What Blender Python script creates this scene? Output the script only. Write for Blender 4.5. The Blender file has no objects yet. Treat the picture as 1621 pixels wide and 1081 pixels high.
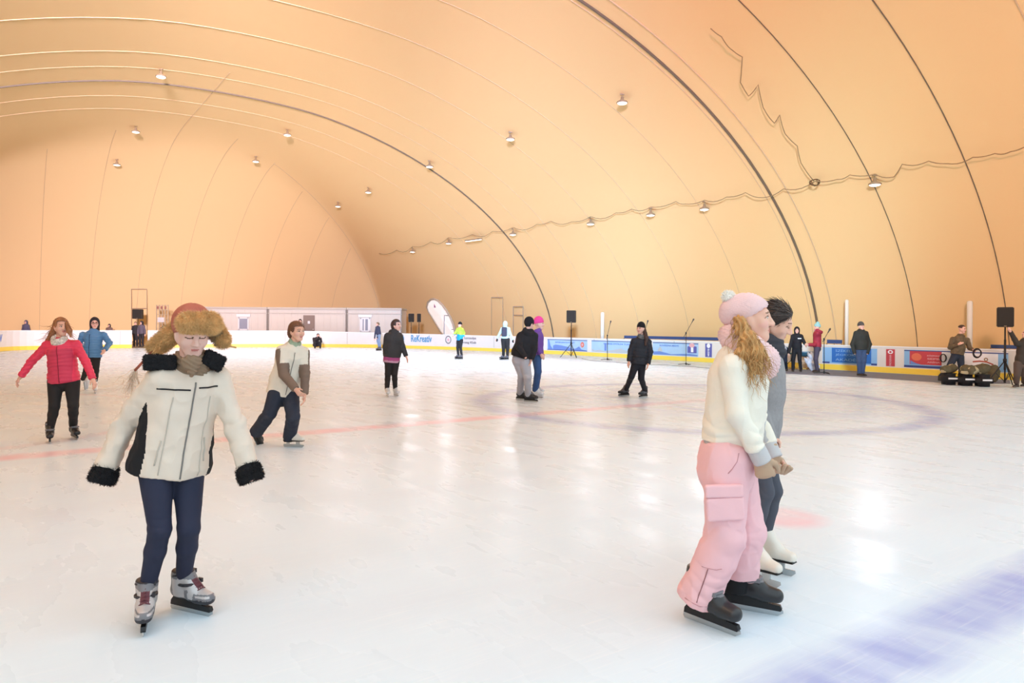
import bpy, bmesh, math, random
import numpy as np
from mathutils import Vector, Matrix
from mathutils.bvhtree import BVHTree

S = bpy.context.scene
COL = S.collection
rng = random.Random(7)

# ------------------------------------------------------------------ camera
FPX, CX, HY, ROLL, EYE = 1120.0, 810.5, 515.7, 0.007, 1.6
cam_d = bpy.data.cameras.new('camera')
cam_d.sensor_width = 36.0
cam_d.lens = 36.0 * FPX / 1621.0
cam_d.shift_y = -(540.5 - HY) / 1621.0
cam_d.clip_end = 300
cam = bpy.data.objects.new('camera', cam_d)
COL.objects.link(cam)
_r = Vector((1, 0, ROLL)).normalized(); _up = Vector((-ROLL, 0, 1)).normalized()
cam.matrix_world = Matrix(((_r.x, _up.x, 0, 0), (0, 0, -1, 0), (_r.z, _up.z, 0, EYE), (0, 0, 0, 1)))
S.camera = cam

# ------------------------------------------------------------------ world + exposure
w = bpy.data.worlds.new('world'); S.world = w; w.use_nodes = True
_nt = w.node_tree; _bg = _nt.nodes['Background']; _bg.inputs[1].default_value = 1.0
_tc = _nt.nodes.new('ShaderNodeTexCoord'); _sx = _nt.nodes.new('ShaderNodeSeparateXYZ'); _nt.links.new(_tc.outputs['Generated'], _sx.inputs[0])
_rp = _nt.nodes.new('ShaderNodeValToRGB'); _nt.links.new(_sx.outputs[2], _rp.inputs[0]); _nt.links.new(_rp.outputs[0], _bg.inputs[0])
SKY_LOW, SKY_HIGH = (0.525, 0.616, 0.658, 1), (1.500, 1.760, 1.880, 1)      # evening sky: warm rim, bright cool zenith
_rp.color_ramp.elements[0].position = 0.0; _rp.color_ramp.elements[0].color = SKY_LOW
_rp.color_ramp.elements[1].position = 0.55; _rp.color_ramp.elements[1].color = SKY_HIGH
S.view_settings.view_transform = 'Standard'
S.view_settings.look = 'None'
S.view_settings.gamma = 1.0
S.view_settings.exposure = 0.0
S.cycles.use_denoising = True
S.cycles.max_bounces = 8
S.cycles.diffuse_bounces = 4

def light(name, kind, loc, target, power, color, size=0.5, spot=None, blend=1.0):
    d = bpy.data.lights.new(name, kind); d.energy = power; d.color = color
    if kind == 'AREA': d.shape = 'SQUARE'; d.size = size
    else: d.shadow_soft_size = size
    if kind == 'SPOT': d.spot_size = math.radians(spot); d.spot_blend = blend
    o = bpy.data.objects.new(name, d); COL.objects.link(o); o.location = loc
    o.rotation_euler = (Vector(target) - Vector(loc)).to_track_quat('-Z', 'Y').to_euler()
    return o

# rink frame: u runs down the long axis, v towards the right-hand boards
OX, OY = 14.5, 23.9
UX, UY = -0.576, 0.817
VX, VY = 0.817, 0.576
def W(u, v, z=0.0): return Vector((OX + UX * u + VX * v, OY + UY * u + VY * v, z))
def UV(x, y):
    dx, dy = x - OX, y - OY
    return dx * UX + dy * UY, dx * VX + dy * VY

# added colour-wash spotlights, unseen behind the camera, that tint the membrane
WASH = [  # location, target, cone, watts, colour
    ((-1.9, -6, 8), (-18.4, 27.4, 11.2), 46, 132000, (0.909, 0.795, 1.000)),
    ((-1.4, -6, 8), (-9.4, 28.9, 12.3), 44, 25200, (1.000, 0.643, 1.000)),
    ((-1, -6, 8), (-0.3, 24.6, 11.6), 44, 18000, (1.000, 0.040, 0.000)),
    ((-0.6, -6, 8), (6.5, 21.5, 10.4), 42, 1960, (1.000, 0.000, 0.000)),
    ((-0.1, -6, 8), (12.1, 18.2, 9.1), 46, 13120, (1.000, 0.061, 0.000)),
    ((-1.9, -6, 8), (-31.1, 46.3, 8.0), 34, 4500, (0.500, 0.500, 1.000)),
    ((-1.5, -6, 8), (-20.4, 52.9, 9.0), 34, 55200, (0.707, 0.804, 1.000)),
    ((-1, -6, 8), (-0.4, 44.0, 6.0), 34, 78000, (0.346, 0.600, 1.000)),
    ((-0.5, -6, 8), (10.2, 30.9, 5.0), 28, 25200, (0.367, 0.833, 1.000)),
    ((-0.1, -6, 8), (15.3, 23.2, 5.0), 32, 10800, (0.704, 1.000, 0.963)),
    ((-1, -6, 8), (-0.4, 44.0, 4.4), 26, 57000, (0.442, 0.695, 1.000)),
    ((-0.5, -6, 8), (9.8, 31.5, 3.0), 24, 29899, (0.435, 0.678, 1.000)),
]
for a, b, ang, pw, c in WASH: light('added_wash_spotlight', 'SPOT', a, b, pw, c, 1.2, ang, 1.0)

# ------------------------------------------------------------------ projection helpers (pixels of the 1621x1081 frame)
def at(px, py, d):
    cx = (px - CX) / FPX; cy = (HY - py) / FPX
    return Vector((d * (cx - cy * ROLL), d, EYE + d * (cx * ROLL + cy)))
def gdist(px, py):
    cx = (px - CX) / FPX; cy = (HY - py) / FPX
    return -EYE / (cy + cx * ROLL)
def ground(px, py):
    p = at(px, py, gdist(px, py)); p.z = 0; return p

# ------------------------------------------------------------------ object helpers
def tag(o, label=None, cat=None, group=None, kind=None):
    if label: o['label'] = label
    if cat: o['category'] = cat
    if group: o['group'] = group
    if kind: o['kind'] = kind
    return o
def empty(name, loc, label=None, cat=None, group=None, rz=0.0):
    o = bpy.data.objects.new(name, None); COL.objects.link(o); o.location = loc
    o.rotation_euler = (0, 0, rz); o.empty_display_size = 0.2
    return tag(o, label, cat, group)
def link(name, me, parent=None, mats=None):
    o = bpy.data.objects.new(name, me); COL.objects.link(o)
    if mats is not None:
        for m in (mats if isinstance(mats, (list, tuple)) else [mats]): me.materials.append(m)
    if parent is not None: o.parent = parent
    return o
def mesh_np(name, V, F, mats, parent=None, base=None, mi=None, smooth=True):
    V = np.asarray(V, dtype=np.float64)
    if base is not None: V = V - np.array(base)
    me = bpy.data.meshes.new(name)
    me.from_pydata(V.tolist(), [], F if isinstance(F, list) else F.tolist())
    if smooth: me.polygons.foreach_set('use_smooth', np.ones(len(me.polygons), dtype=bool))
    if mi is not None: me.polygons.foreach_set('material_index', np.asarray(mi, dtype=np.int32))
    me.update()
    return link(name, me, parent, mats)

class MB:
    """collects simple shapes into one mesh"""
    def __init__(s): s.v = []; s.f = []; s.m = []; s.cur = 0
    def add(s, vs, fs):
        b = len(s.v); s.v += [tuple(v) for v in vs]; s.f += [tuple(i + b for i in f) for f in fs]; s.m += [s.cur] * len(fs)
    def box(s, c, size, X=(1, 0, 0), Y=(0, 1, 0), Z=(0, 0, 1)):
        c, X, Y, Z = Vector(c), Vector(X), Vector(Y), Vector(Z)
        vs = [c + X * (size[0] * i / 2) + Y * (size[1] * j / 2) + Z * (size[2] * k / 2) for i in (-1, 1) for j in (-1, 1) for k in (-1, 1)]
        s.add(vs, [(0, 1, 3, 2), (4, 6, 7, 5), (0, 4, 5, 1), (2, 3, 7, 6), (0, 2, 6, 4), (1, 5, 7, 3)])
    def tube(s, pts, r, n=8, cap=True, closed=False):
        pts = [Vector(p) for p in pts]; rr = r if isinstance(r, (list, tuple)) else [r] * len(pts)
        b = len(s.v); N = len(pts); ref = None
        for i, p in enumerate(pts):
            if closed: t = pts[(i + 1) % N] - pts[i - 1]
            else: t = (pts[min(i + 1, N - 1)] - pts[max(i - 1, 0)])
            if t.length < 1e-9: t = Vector((0, 0, 1))
            t.normalize()
            if ref is None:
                ref = Vector((0, 0, 1)) if abs(t.z) < 0.9 else Vector((1, 0, 0))
            x = ref - t * ref.dot(t)
            if x.length < 1e-6: x = t.orthogonal()
            x.normalize(); ref = x; y = t.cross(x)
            for k in range(n):
                a = 2 * math.pi * k / n
                s.v.append(tuple(p + (x * math.cos(a) + y * math.sin(a)) * rr[i]))
        for i in range(N if closed else N - 1):
            j = (i + 1) % N
            for k in range(n):
                s.f.append((b + i * n + k, b + i * n + (k + 1) % n, b + j * n + (k + 1) % n, b + j * n + k)); s.m.append(s.cur)
        if cap and not closed:
            s.f.append(tuple(b + k for k in range(n))[::-1]); s.m.append(s.cur)
            s.f.append(tuple(b + (N - 1) * n + k for k in range(n))); s.m.append(s.cur)
    def lathe(s, prof, c, axis=(0, 0, 1), n=16):
        c = Vector(c); a = Vector(axis).normalized(); x = a.orthogonal().normalized(); y = a.cross(x); b = len(s.v)
        for (r, h) in prof:
            for k in range(n):
                t = 2 * math.pi * k / n; s.v.append(tuple(c + a * h + (x * math.cos(t) + y * math.sin(t)) * r))
        for i in range(len(prof) - 1):
            for k in range(n):
                s.f.append((b + i * n + k, b + i * n + (k + 1) % n, b + (i + 1) * n + (k + 1) % n, b + (i + 1) * n + k)); s.m.append(s.cur)
        s.f.append(tuple(b + k for k in range(n))[::-1]); s.m.append(s.cur)
        s.f.append(tuple(b + (len(prof) - 1) * n + k for k in range(n))); s.m.append(s.cur)
    def build(s, name, mats, parent=None, base=None, smooth=False, bevel=0.0):
        V = np.array(s.v)
        if base is not None: V = V - np.array(base)
        me = bpy.data.meshes.new(name); me.from_pydata(V.tolist(), [], s.f)
        if smooth: me.polygons.foreach_set('use_smooth', [True] * len(s.f))
        me.polygons.foreach_set('material_index', s.m)
        if bevel > 0:
            bm = bmesh.new(); bm.from_mesh(me)
            bmesh.ops.bevel(bm, geom=bm.edges[:], offset=bevel, segments=2, affect='EDGES', clamp_overlap=True)
            bm.to_mesh(me); bm.free()
        me.update()
        return link(name, me, parent, mats)

# ------------------------------------------------------------------ materials
def lin(r, g, b):
    f = lambda c: (c / 255 / 12.92) if c / 255 <= 0.04045 else ((c / 255 + 0.055) / 1.055) ** 2.4
    return (f(r), f(g), f(b))
MATS = {}
def mat(name, col, rough=0.7, metal=0.0, var=0.0, vscale=6.0, bump=0.0, bscale=120.0, spec=0.4, emit=None, estr=0.0, sss=0.0, alpha=None, trans=0.0):
    """col is sRGB 0-255"""
    if name in MATS: return MATS[name]
    m = bpy.data.materials.new(name); m.use_nodes = True; nt = m.node_tree; b = nt.nodes['Principled BSDF']
    c = (*lin(*col), 1)
    b.inputs['Base Color'].default_value = c; b.inputs['Roughness'].default_value = rough
    b.inputs['Metallic'].default_value = metal; b.inputs['Specular IOR Level'].default_value = spec
    if trans: b.inputs['Transmission Weight'].default_value = trans; b.inputs['IOR'].default_value = 1.05
    if sss:
        b.inputs['Subsurface Weight'].default_value = sss; b.inputs['Subsurface Radius'].default_value = (1, .35, .2); b.inputs['Subsurface Scale'].default_value = 0.006
    if emit: b.inputs['Emission Color'].default_value = (*lin(*emit), 1); b.inputs['Emission Strength'].default_value = estr
    tc = None
    if var or bump:
        tc = nt.nodes.new('ShaderNodeTexCoord')
    if var:
        n = nt.nodes.new('ShaderNodeTexNoise'); n.inputs['Scale'].default_value = vscale; n.inputs['Detail'].default_value = 4
        nt.links.new(tc.outputs['Object'], n.inputs['Vector'])
        mr = nt.nodes.new('ShaderNodeMapRange'); mr.inputs['From Min'].default_value = .25; mr.inputs['From Max'].default_value = .75
        mr.inputs['To Min'].default_value = 1 - var; mr.inputs['To Max'].default_value = 1 + var
        nt.links.new(n.outputs['Fac'], mr.inputs['Value'])
        mx = nt.nodes.new('ShaderNodeVectorMath'); mx.operation = 'SCALE'; mx.inputs[0].default_value = c[:3]
        nt.links.new(mr.outputs[0], mx.inputs['Scale']); nt.links.new(mx.outputs[0], b.inputs['Base Color'])
    if bump:
        n2 = nt.nodes.new('ShaderNodeTexNoise'); n2.inputs['Scale'].default_value = bscale; n2.inputs['Detail'].default_value = 2
        nt.links.new(tc.outputs['Object'], n2.inputs['Vector'])
        bp = nt.nodes.new('ShaderNodeBump'); bp.inputs['Strength'].default_value = bump; bp.inputs['Distance'].default_value = 0.004
        nt.links.new(n2.outputs['Fac'], bp.inputs['Height']); nt.links.new(bp.outputs[0], b.inputs['Normal'])
    MATS[name] = m
    return m
# ================================================================== STRUCTURE
# ---- dome: an air-supported membrane, hipped ends, superellipse section
DUC = -9.0
DU0, DU1, DV0, DV1, DH, DA, DP = -46.0, 47.5, -36.5, 1.6, 12.3, 19.05, 1.9
def prof(s):
    x = np.clip(1 - np.asarray(s, dtype=float) / DA, 0, 1)
    return DH * (1 - x ** DP) ** (1 / DP)
def zdome(u, v):
    sv = np.minimum(DV1 - v, v - DV0); su = np.minimum(DU1 - u, u - DU0)
    a = prof(np.maximum(sv, 0)); b = prof(np.maximum(su, 0))
    k = 0.5
    h = np.clip(.5 + .5 * (b - a) / k, 0, 1)
    return np.maximum(b * (1 - h) + a * h - k * h * (1 - h) * np.clip(np.minimum(a, b), 0, 1), 0)
def dome_hit(px, py, back=0.0):
    cx = (px - CX) / FPX; cy = (HY - py) / FPX
    D = Vector((cx - cy * ROLL, 1, cx * ROLL + cy))
    lo = 1.0
    for i in range(1, 900):
        d = i * 0.1; p = Vector((0, 0, EYE)) + D * d; u, v = UV(p.x, p.y)
        if not (DU0 < u < DU1 and DV0 < v < DV1) or p.z > float(zdome(u, v)):
            break
        lo = d
    return Vector((0, 0, EYE)) + D * (lo - back)
def edges(a, b, n):                                    # cosine-spaced near both ends
    t = np.linspace(0, math.pi, n); return a + (b - a) * (1 - np.cos(t)) / 2
gu = DUC + (DU1 - DUC) * np.sin(np.linspace(0, math.pi / 2, 110))  # near end left off, out of view, to let sky light onto the ice
gv = edges(DV0, DV1, 70)
UU, VV = np.meshgrid(gu, gv, indexing='ij'); ZZ = zdome(UU, VV)
Vd = np.stack([OX + UX * UU + VX * VV, OY + UY * UU + VY * VV, ZZ], -1).reshape(-1, 3)
Fd = []
for i in range(109):
    for j in range(69): Fd.append((i * 70 + j, i * 70 + j + 1, (i + 1) * 70 + j + 1, (i + 1) * 70 + j))
m_dome = mat('dome_membrane', (239, 201, 145), rough=0.85, spec=0.1, bump=0.15, bscale=3)
dome = mesh_np('ceiling', Vd, Fd, m_dome); tag(dome, kind='structure')

# ---- welded seams and cables of the membrane: thin tubes lying on it
m_seam = mat('seam_tape', (210, 178, 138), rough=0.8)
m_cable = mat('steel_cable', (112, 96, 78), rough=0.6)
def on_dome(u, v, off=0.008): return W(u, v, max(float(zdome(u, v)) - off, 0.0))
def hoop(u, r, m, name='trim_1'):                      # across the vault
    mb = MB(); mb.tube([on_dome(u, v) for v in edges(DV0 + .02, DV1 - .02, 60)], r, 5); o = mb.build(name, m); tag(o, kind='structure')
def lengthwise(v, r, m, name='trim_2'):
    mb = MB(); mb.tube([on_dome(u, v) for u in edges(DUC + .02, DU1 - .02, 90)], r, 5); o = mb.build(name, m); tag(o, kind='structure')
def u_of_px(px):                                       # where a sight line meets the foot of the right-hand side
    cx = (px - CX) / FPX
    # OX+UX u+VX v = cx*(OY+UY u+VY v)
    return (cx * (OY + VY * 1.3) - OX - VX * 1.3) / (UX - cx * UY)
for px, r, dark in ((872, .05, 1), (940, .014, 0), (1010, .014, 0), (1088, .014, 0), (1180, .012, 0), (1284, .018, 0), (1293, .055, 1), (1320, .03, 0), (1448, .016, 1), (1594, .018, 1), (1760, .02, 0)):
    hoop(u_of_px(px), r, m_cable if dark else m_seam)
for px in (802, 835, 905): hoop(u_of_px(px), .012, m_seam)
for i in range(11):                                    # seams of the end cap
    v = -33 + i * 2.95
    mb = MB(); pts = []
    for u in edges(20, DU1 - .02, 60):
        if float(prof(DU1 - u)) < float(prof(min(DV1 - v, v - DV0))) + .05: pts.append(on_dome(u, v))
    if len(pts) > 3:
        mb.tube(pts, .014, 5); tag(mb.build('trim_3', m_seam), kind='structure')
mb = MB(); mb.tube([on_dome(DU1 - s, DV1 - s, .02) for s in np.linspace(.05, 14, 40)], .018, 5); tag(mb.build('trim_4', m_seam), kind='structure')

# ---- ice sheet with painted lines, and the concrete round it
def board_pts():
    pts = [W(-34, -27.8), W(-20, -27.8), W(0, -27.8), W(20, -27.8), W(29, -27.7)]
    for px, py in ((10, 555.7), (100, 553.2), (190, 551.4), (290, 550.4), (400, 549.9), (480, 549.9), (560, 550.3), (650, 551.9), (750, 555.2), (830, 558.7), (900, 562), (950, 564.8)):
        pts.append(ground(px, py))
    a = W(12.5, 0)
    pts += [W(u, 0) for u in (11, 4, -4, -14, -34)]
    return pts
def catmull(P, n=10):
    P = [P[0]] + P + [P[-1]]; out = []
    for i in range(1, len(P) - 2):
        p0, p1, p2, p3 = P[i - 1:i + 3]
        for k in range(n):
            t = k / n
            out.append(0.5 * ((2 * p1) + (p2 - p0) * t + (2 * p0 - 5 * p1 + 4 * p2 - p3) * t * t + (3 * p1 - p0 - 3 * p2 + p3) * t ** 3))
    out.append(P[-2]); return out
BP = catmull(board_pts(), 8)
def px_of(p): return CX + FPX * p.x / p.y if p.y > .5 else -9999
def bh(p):                                             # board height: taller round the far end
    u, v = UV(p.x, p.y); t = min(max((v + 9) / 8, 0), 1); return 1.11 - 0.18 * t

def math_node(nt, op, a, b=None, c=None):
    n = nt.nodes.new('ShaderNodeMath'); n.operation = op
    for i, x in enumerate((a, b, c)):
        if x is None: continue
        if isinstance(x, (int, float)): n.inputs[i].default_value = x
        else: nt.links.new(x, n.inputs[i])
    return n.outputs[0]
def ice_material():
    m = bpy.data.materials.new('ice'); m.use_nodes = True; nt = m.node_tree; b = nt.nodes['Principled BSDF']
    tc = nt.nodes.new('ShaderNodeTexCoord'); sp = nt.nodes.new('ShaderNodeSeparateXYZ'); nt.links.new(tc.outputs['Object'], sp.inputs[0])
    u, v = sp.outputs[1], sp.outputs[0]
    M = lambda op, a, b_=None, c=None: math_node(nt, op, a, b_, c)
    def noise(scale, detail=4, vec=None, st=(1, 1, 1), rot=0.0):
        mp = nt.nodes.new('ShaderNodeMapping'); mp.inputs['Scale'].default_value = st; mp.inputs['Rotation'].default_value = (0, 0, rot)
        nt.links.new(tc.outputs['Object'], mp.inputs[0])
        n = nt.nodes.new('ShaderNodeTexNoise'); n.inputs['Scale'].default_value = scale; n.inputs['Detail'].default_value = detail
        nt.links.new(mp.outputs[0], n.inputs['Vector']); return n.outputs['Fac']
    def ramp(x, a, b_, lo=0.0, hi=1.0):
        n = nt.nodes.new('ShaderNodeMapRange'); n.clamp = True
        for i, k in enumerate((a, b_, lo, hi)): n.inputs[i + 1].default_value = k
        nt.links.new(x, n.inputs[0]); return n.outputs[0]
    frost = noise(3.0, 5, st=(1, .35, 1), rot=.7); frost2 = noise(9.0, 4, st=(.2, 1.6, 1), rot=1.2); frost3 = noise(0.35, 3)
    sc1 = noise(26, 2, st=(.08, 2.2, 1), rot=0.5); sc2 = noise(22, 2, st=(.1, 2.0, 1), rot=-0.8); sc3 = noise(30, 2, st=(.06, 2.4, 1), rot=1.9)
    scr = M('MULTIPLY', M('MAXIMUM', ramp(sc1, .6, .85), M('MAXIMUM', ramp(sc2, .6, .85), ramp(sc3, .6, .85))), ramp(frost3, .3, .7, .25, 1))
    wob = M('MULTIPLY', M('SUBTRACT', frost2, .5), .12)
    def band(c, half, soft, coord):
        return ramp(M('ABSOLUTE', M('SUBTRACT', M('ADD', coord, wob), c)), half, half + soft, 1, 0)
    def disc(cu, cv):
        return M('SQRT', M('ADD', M('POWER', M('SUBTRACT', u, cu), 2.0), M('POWER', M('SUBTRACT', v, cv), 2.0)))
    fade = ramp(frost, .3, .62, .35, 1)
    far_fade = ramp(v, -17, -10.5, 1, .25)
    col = None
    def over(prev, fac, c):
        n = nt.nodes.new('ShaderNodeMix'); n.data_type = 'RGBA'; n.blend_type = 'MIX'
        nt.links.new(fac, n.inputs[0])
        if isinstance(prev, tuple): n.inputs[6].default_value = prev
        else: nt.links.new(prev, n.inputs[6])
        n.inputs[7].default_value = (*lin(*c), 1); return n.outputs[2]
    base = (*lin(222, 236, 246), 1)
    col = over(base, M('MULTIPLY', ramp(frost3, .35, .7), .25), (212, 227, 238))
    col = over(col, M('MULTIPLY', ramp(noise(1.3, 5, st=(.35, 1.3, 1), rot=.5), .48, .8), .2), (206, 208, 218))
    col = over(col, M('MULTIPLY', M('MULTIPLY', band(-.9, .1, .2, u), fade), M('MULTIPLY', far_fade, .42)), (244, 120, 130))
    col = over(col, M('MULTIPLY', M('MULTIPLY', band(-9.42, .10, .22, u), fade), .62), (118, 126, 208))
    col = over(col, M('MULTIPLY', band(8.4, .03, .1, u), .35), (140, 142, 160))
    ring = M('MULTIPLY', band(4.5, .08, .28, disc(-1.0, -13.7)), M('MULTIPLY', fade, .5)); col = over(col, ring, (120, 128, 196))
    ring2 = M('MULTIPLY', band(2.9, .2, 1.0, disc(-1.0, -12.2)), M('MULTIPLY', ramp(frost, .42, .6), .3)); col = over(col, ring2, (140, 146, 200))
    col = over(col, M('MULTIPLY', ramp(disc(-7.6, -20.3), .24, .42, 1, 0), M('MULTIPLY', fade, .4)), (250, 150, 162))
    arc = M('MULTIPLY', band(4.5, .05, .16, disc(4.0, -27.5)), M('MULTIPLY', fade, .16)); col = over(col, arc, (244, 130, 138))
    col = over(col, M('MULTIPLY', scr, .4), (250, 251, 252))
    nt.links.new(col, b.inputs['Base Color'])
    nt.links.new(ramp(frost, .3, .7, .2, .4), b.inputs['Roughness'])
    b.inputs['Specular IOR Level'].default_value = 0.09; b.inputs['IOR'].default_value = 1.31
    bp = nt.nodes.new('ShaderNodeBump'); bp.inputs['Strength'].default_value = .06; bp.inputs['Distance'].default_value = .004
    nt.links.new(M('ADD', M('MULTIPLY', scr, .5), M('MULTIPLY', frost2, .4)), bp.inputs['Height']); nt.links.new(bp.outputs[0], b.inputs['Normal'])
    return m
# local frame x = v, y = u
RM = Matrix(((VX, UX, 0, OX), (VY, UY, 0, OY), (0, 0, 1, 0), (0, 0, 0, 1)))
def ring_mesh(name, P, m, z):
    me = bpy.data.meshes.new(name); bm = bmesh.new(); vs = []
    for p in P:
        u, v = UV(p.x, p.y); vs.append(bm.verts.new((v, u, z)))
    bm.faces.new(vs); bm.normal_update()
    for f in bm.faces:
        if f.normal.z < 0: f.normal_flip()
    bm.to_mesh(me); bm.free(); o = link(name, me, None, m); o.matrix_world = RM; return o
floor = ring_mesh('floor', BP, ice_material(), 0.0); tag(floor, kind='structure')
m_conc = mat('concrete', (150, 146, 140), rough=.8, var=.1)
mb = MB(); mb.box(W((DU0 + DU1) / 2, (DV0 + DV1) / 2, -.03), (DV1 - DV0 + 1, DU1 - DU0 + 1, .04), (VX, VY, 0), (UX, UY, 0)); tag(mb.build('floor', m_conc), kind='structure')

# ---- dasher boards: white panels, yellow kick plate, gap at the gate
m_board = mat('white_board', (228, 222, 214), rough=.35, spec=.4, var=.02, vscale=2)
m_kick = mat('yellow_kick_plate', (250, 214, 84), rough=.4)
m_rail = mat('white_rail', (244, 243, 240), rough=.4)
m_joint = mat('board_joint', (150, 146, 142), rough=.6)
def strip(P, z0f, z1f, th, off=0.0):
    """a wall of thickness th behind the polyline P (ice side), shifted towards the ice by off"""
    n = len(P); vs = []; fs = []
    for i, p in enumerate(P):
        t = P[min(i + 1, n - 1)] - P[max(i - 1, 0)]; t.normalize(); nrm = Vector((-t.y, t.x, 0))   # to the outside when P runs left to right
        a = p - nrm * off; b = p + nrm * th; z0, z1 = z0f(p), z1f(p)
        vs += [(a.x, a.y, z0), (a.x, a.y, z1), (b.x, b.y, z1), (b.x, b.y, z0)]
    for i in range(n - 1):
        for k in range(4):
            fs.append((i * 4 + k, i * 4 + (k + 1) % 4, (i + 1) * 4 + (k + 1) % 4, (i + 1) * 4 + k))
    fs.append((3, 2, 1, 0)); e = (n - 1) * 4; fs.append((e, e + 1, e + 2, e + 3))
    return vs, fs
def sub_path(x0, x1, n=24):
    """piece of the board line between two sight-line columns"""
    vis = [p for p in BP if p.y > 3]
    pp = [(px_of(p), p) for p in vis]; out = []
    for k in range(n + 1):
        x = x0 + (x1 - x0) * k / n
        for i in range(len(pp) - 1):
            if pp[i][0] <= x <= pp[i + 1][0]:
                t = (x - pp[i][0]) / max(pp[i + 1][0] - pp[i][0], 1e-6); out.append(pp[i][1].lerp(pp[i + 1][1], t)); break
    return out
iL = [i for i, p in enumerate(BP) if p.y > 3 and px_of(p) < 209][-1] if True else 0
gate0, gate1 = sub_path(209, 210, 1)[0], sub_path(234, 235, 1)[0]
iR = next(i for i in range(iL, len(BP)) if px_of(BP[i]) > 234)
pathA = BP[:iL + 1] + [gate0]
pathB = [gate1] + BP[iR:]
iC, iD, iE = (next(i for i, p in enumerate(pathB) if px_of(p) > x) for x in (700, 850, 958))
for nm, P in (('wall_left', pathA), ('wall_far', pathB[:iC + 1]), ('wall_right', pathB[iC:iD + 1]), ('wall_right', pathB[iD:iE + 1]), ('wall_right', pathB[iE:])):
    mb = MB(); mb.add(*strip(P, lambda p: 0.0, bh, .12)); o = mb.build(nm, m_board); tag(o, kind='structure')
    mb = MB(); mb.add(*strip(P, lambda p: 0.012, lambda p: .24 - .03 * (bh(p) < 1), .0, .012)); mb.build('kick_plate', m_kick, o)
    mb = MB(); mb.add(*strip(P, lambda p: bh(p) - .005, lambda p: bh(p) + .035, .14, .02)); mb.build('top_rail', m_rail, o)
    mb = MB()
    acc = 0
    for i in range(1, len(P)):
        acc += (P[i] - P[i - 1]).length
        if acc > 4.0:
            acc = 0; t = (P[i] - P[i - 1]).normalized(); nr = Vector((t.y, -t.x, 0))
            mb.box(P[i] + nr * .004 + Vector((0, 0, bh(P[i]) / 2 + .12)), (.018, .01, bh(P[i]) - .26), t, nr)
    if mb.v: mb.build('panel_joint', m_joint, o)
# ---- floodlights hung under the membrane, and their sagging power cable
m_lampbody = mat('lamp_housing', (150, 128, 100), rough=.5)
m_lens = mat('lamp_lens', (255, 250, 240), emit=(255, 246, 232), estr=1.2)
m_wire = mat('power_cable', (150, 122, 86), rough=.7)
LAMPS = [(185, 253), (405, 248), (455, 205), (535, 320), (583, 297), (653, 392), (710, 378), (812, 363), (935, 345), (1030, 330), (1115, 320), (1385, 278), (680, 255), (808, 210), (215, 200), (255, 110), (985, 150)]
LAMP_COL = (0.843, 0.872, 1.000); LAMP_W = 860
ROW = {653, 710, 812, 935, 1030, 1115, 1385}
for i, (px, py) in enumerate(LAMPS):
    p = dome_hit(px, py) + Vector((0, 0, -.28)); row = px in ROW
    where = 'on the sagging cable over the right-hand side' if row else ('high over the far end' if px < 500 else 'on the upper row across the vault')
    nth = sorted(q for q in LAMPS if (q[0] in ROW) == row and ((q[0] < 500) == (px < 500) or row))
    k = nth.index((px, py))
    words = ['first', 'second', 'third', 'fourth', 'fifth', 'sixth', 'seventh', 'eighth']
    e = empty('floodlight', p, '%s small white floodlight from the left %s' % (words[k], where), 'lamp', 'floodlights under the roof')
    mb = MB(); mb.lathe([(.03, .22), (.05, .2), (.06, .1), (.20, .02), (.21, -.02), (.19, -.03)], (0, 0, 0), n=14); mb.build('housing', m_lampbody, e, smooth=True)
    mb = MB(); mb.lathe([(.185, -.032), (.16, -.06), (.06, -.085)], (0, 0, 0), n=14); mb.build('lens', m_lens, e, smooth=True)
    mb = MB(); mb.tube([(0, 0, .2), (0, 0, .34)], .012, 5); mb.box((0, 0, .3), (.16, .05, .05)); mb.build('hanger', m_lampbody, e)
    light('floodlight_lamp', 'SPOT', p + Vector((0, 0, -.15)), W(UV(p.x, p.y)[0] * .75 + 4, -14, 0), LAMP_W * 1.0, LAMP_COL, 0.15, 128, 1.0)
# sagging power cable along the lamp row, its drop from the roof, a cable bundle and a strip light
def swag(P, r, name, m, label=None, cat_=None, sag=.12, n=5):
    pts = []
    for i in range(len(P) - 1):
        for k in range(n): t = k / n; q = P[i].lerp(P[i + 1], t); q = q - Vector((0, 0, sag * (P[i + 1] - P[i]).length * .35 * math.sin(math.pi * t) * (1 if i % 2 else .55))); pts.append(q)
    pts.append(P[-1]); mb = MB(); mb.tube(pts, r, 5); o = mb.build(name, m, smooth=True); return tag(o, label, cat_)
cpx = [(600, 401), (628, 396), (653, 390), (682, 383), (710, 376), (748, 371), (780, 366), (812, 360), (850, 355), (872, 350), (905, 351), (935, 343), (975, 337), (1000, 331), (1030, 328), (1070, 319), (1085, 323), (1115, 317), (1150, 312), (1180, 305), (1215, 312), (1240, 299), (1290, 287), (1325, 284), (1345, 277), (1385, 276), (1415, 280), (1428, 260), (1470, 255), (1500, 259), (1540, 249), (1575, 243), (1600, 240), (1621, 233)]
swag([dome_hit(x, y, .25) for x, y in cpx], .016, 'power_cable', m_wire, 'long sagging power cable strung from lamp to lamp along the right-hand vault', 'cable', .3)
swag([dome_hit(x, y, .25) for x, y in ((1125, 45), (1142, 58), (1160, 80), (1175, 90), (1172, 130), (1185, 152), (1200, 134), (1208, 170), (1226, 195), (1234, 182), (1243, 212), (1262, 231), (1268, 258), (1288, 286)) ], .016, 'power_cable', m_wire, 'looped power cable hanging down the vault to the dark cable bundle', 'cable', .2)
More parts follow.
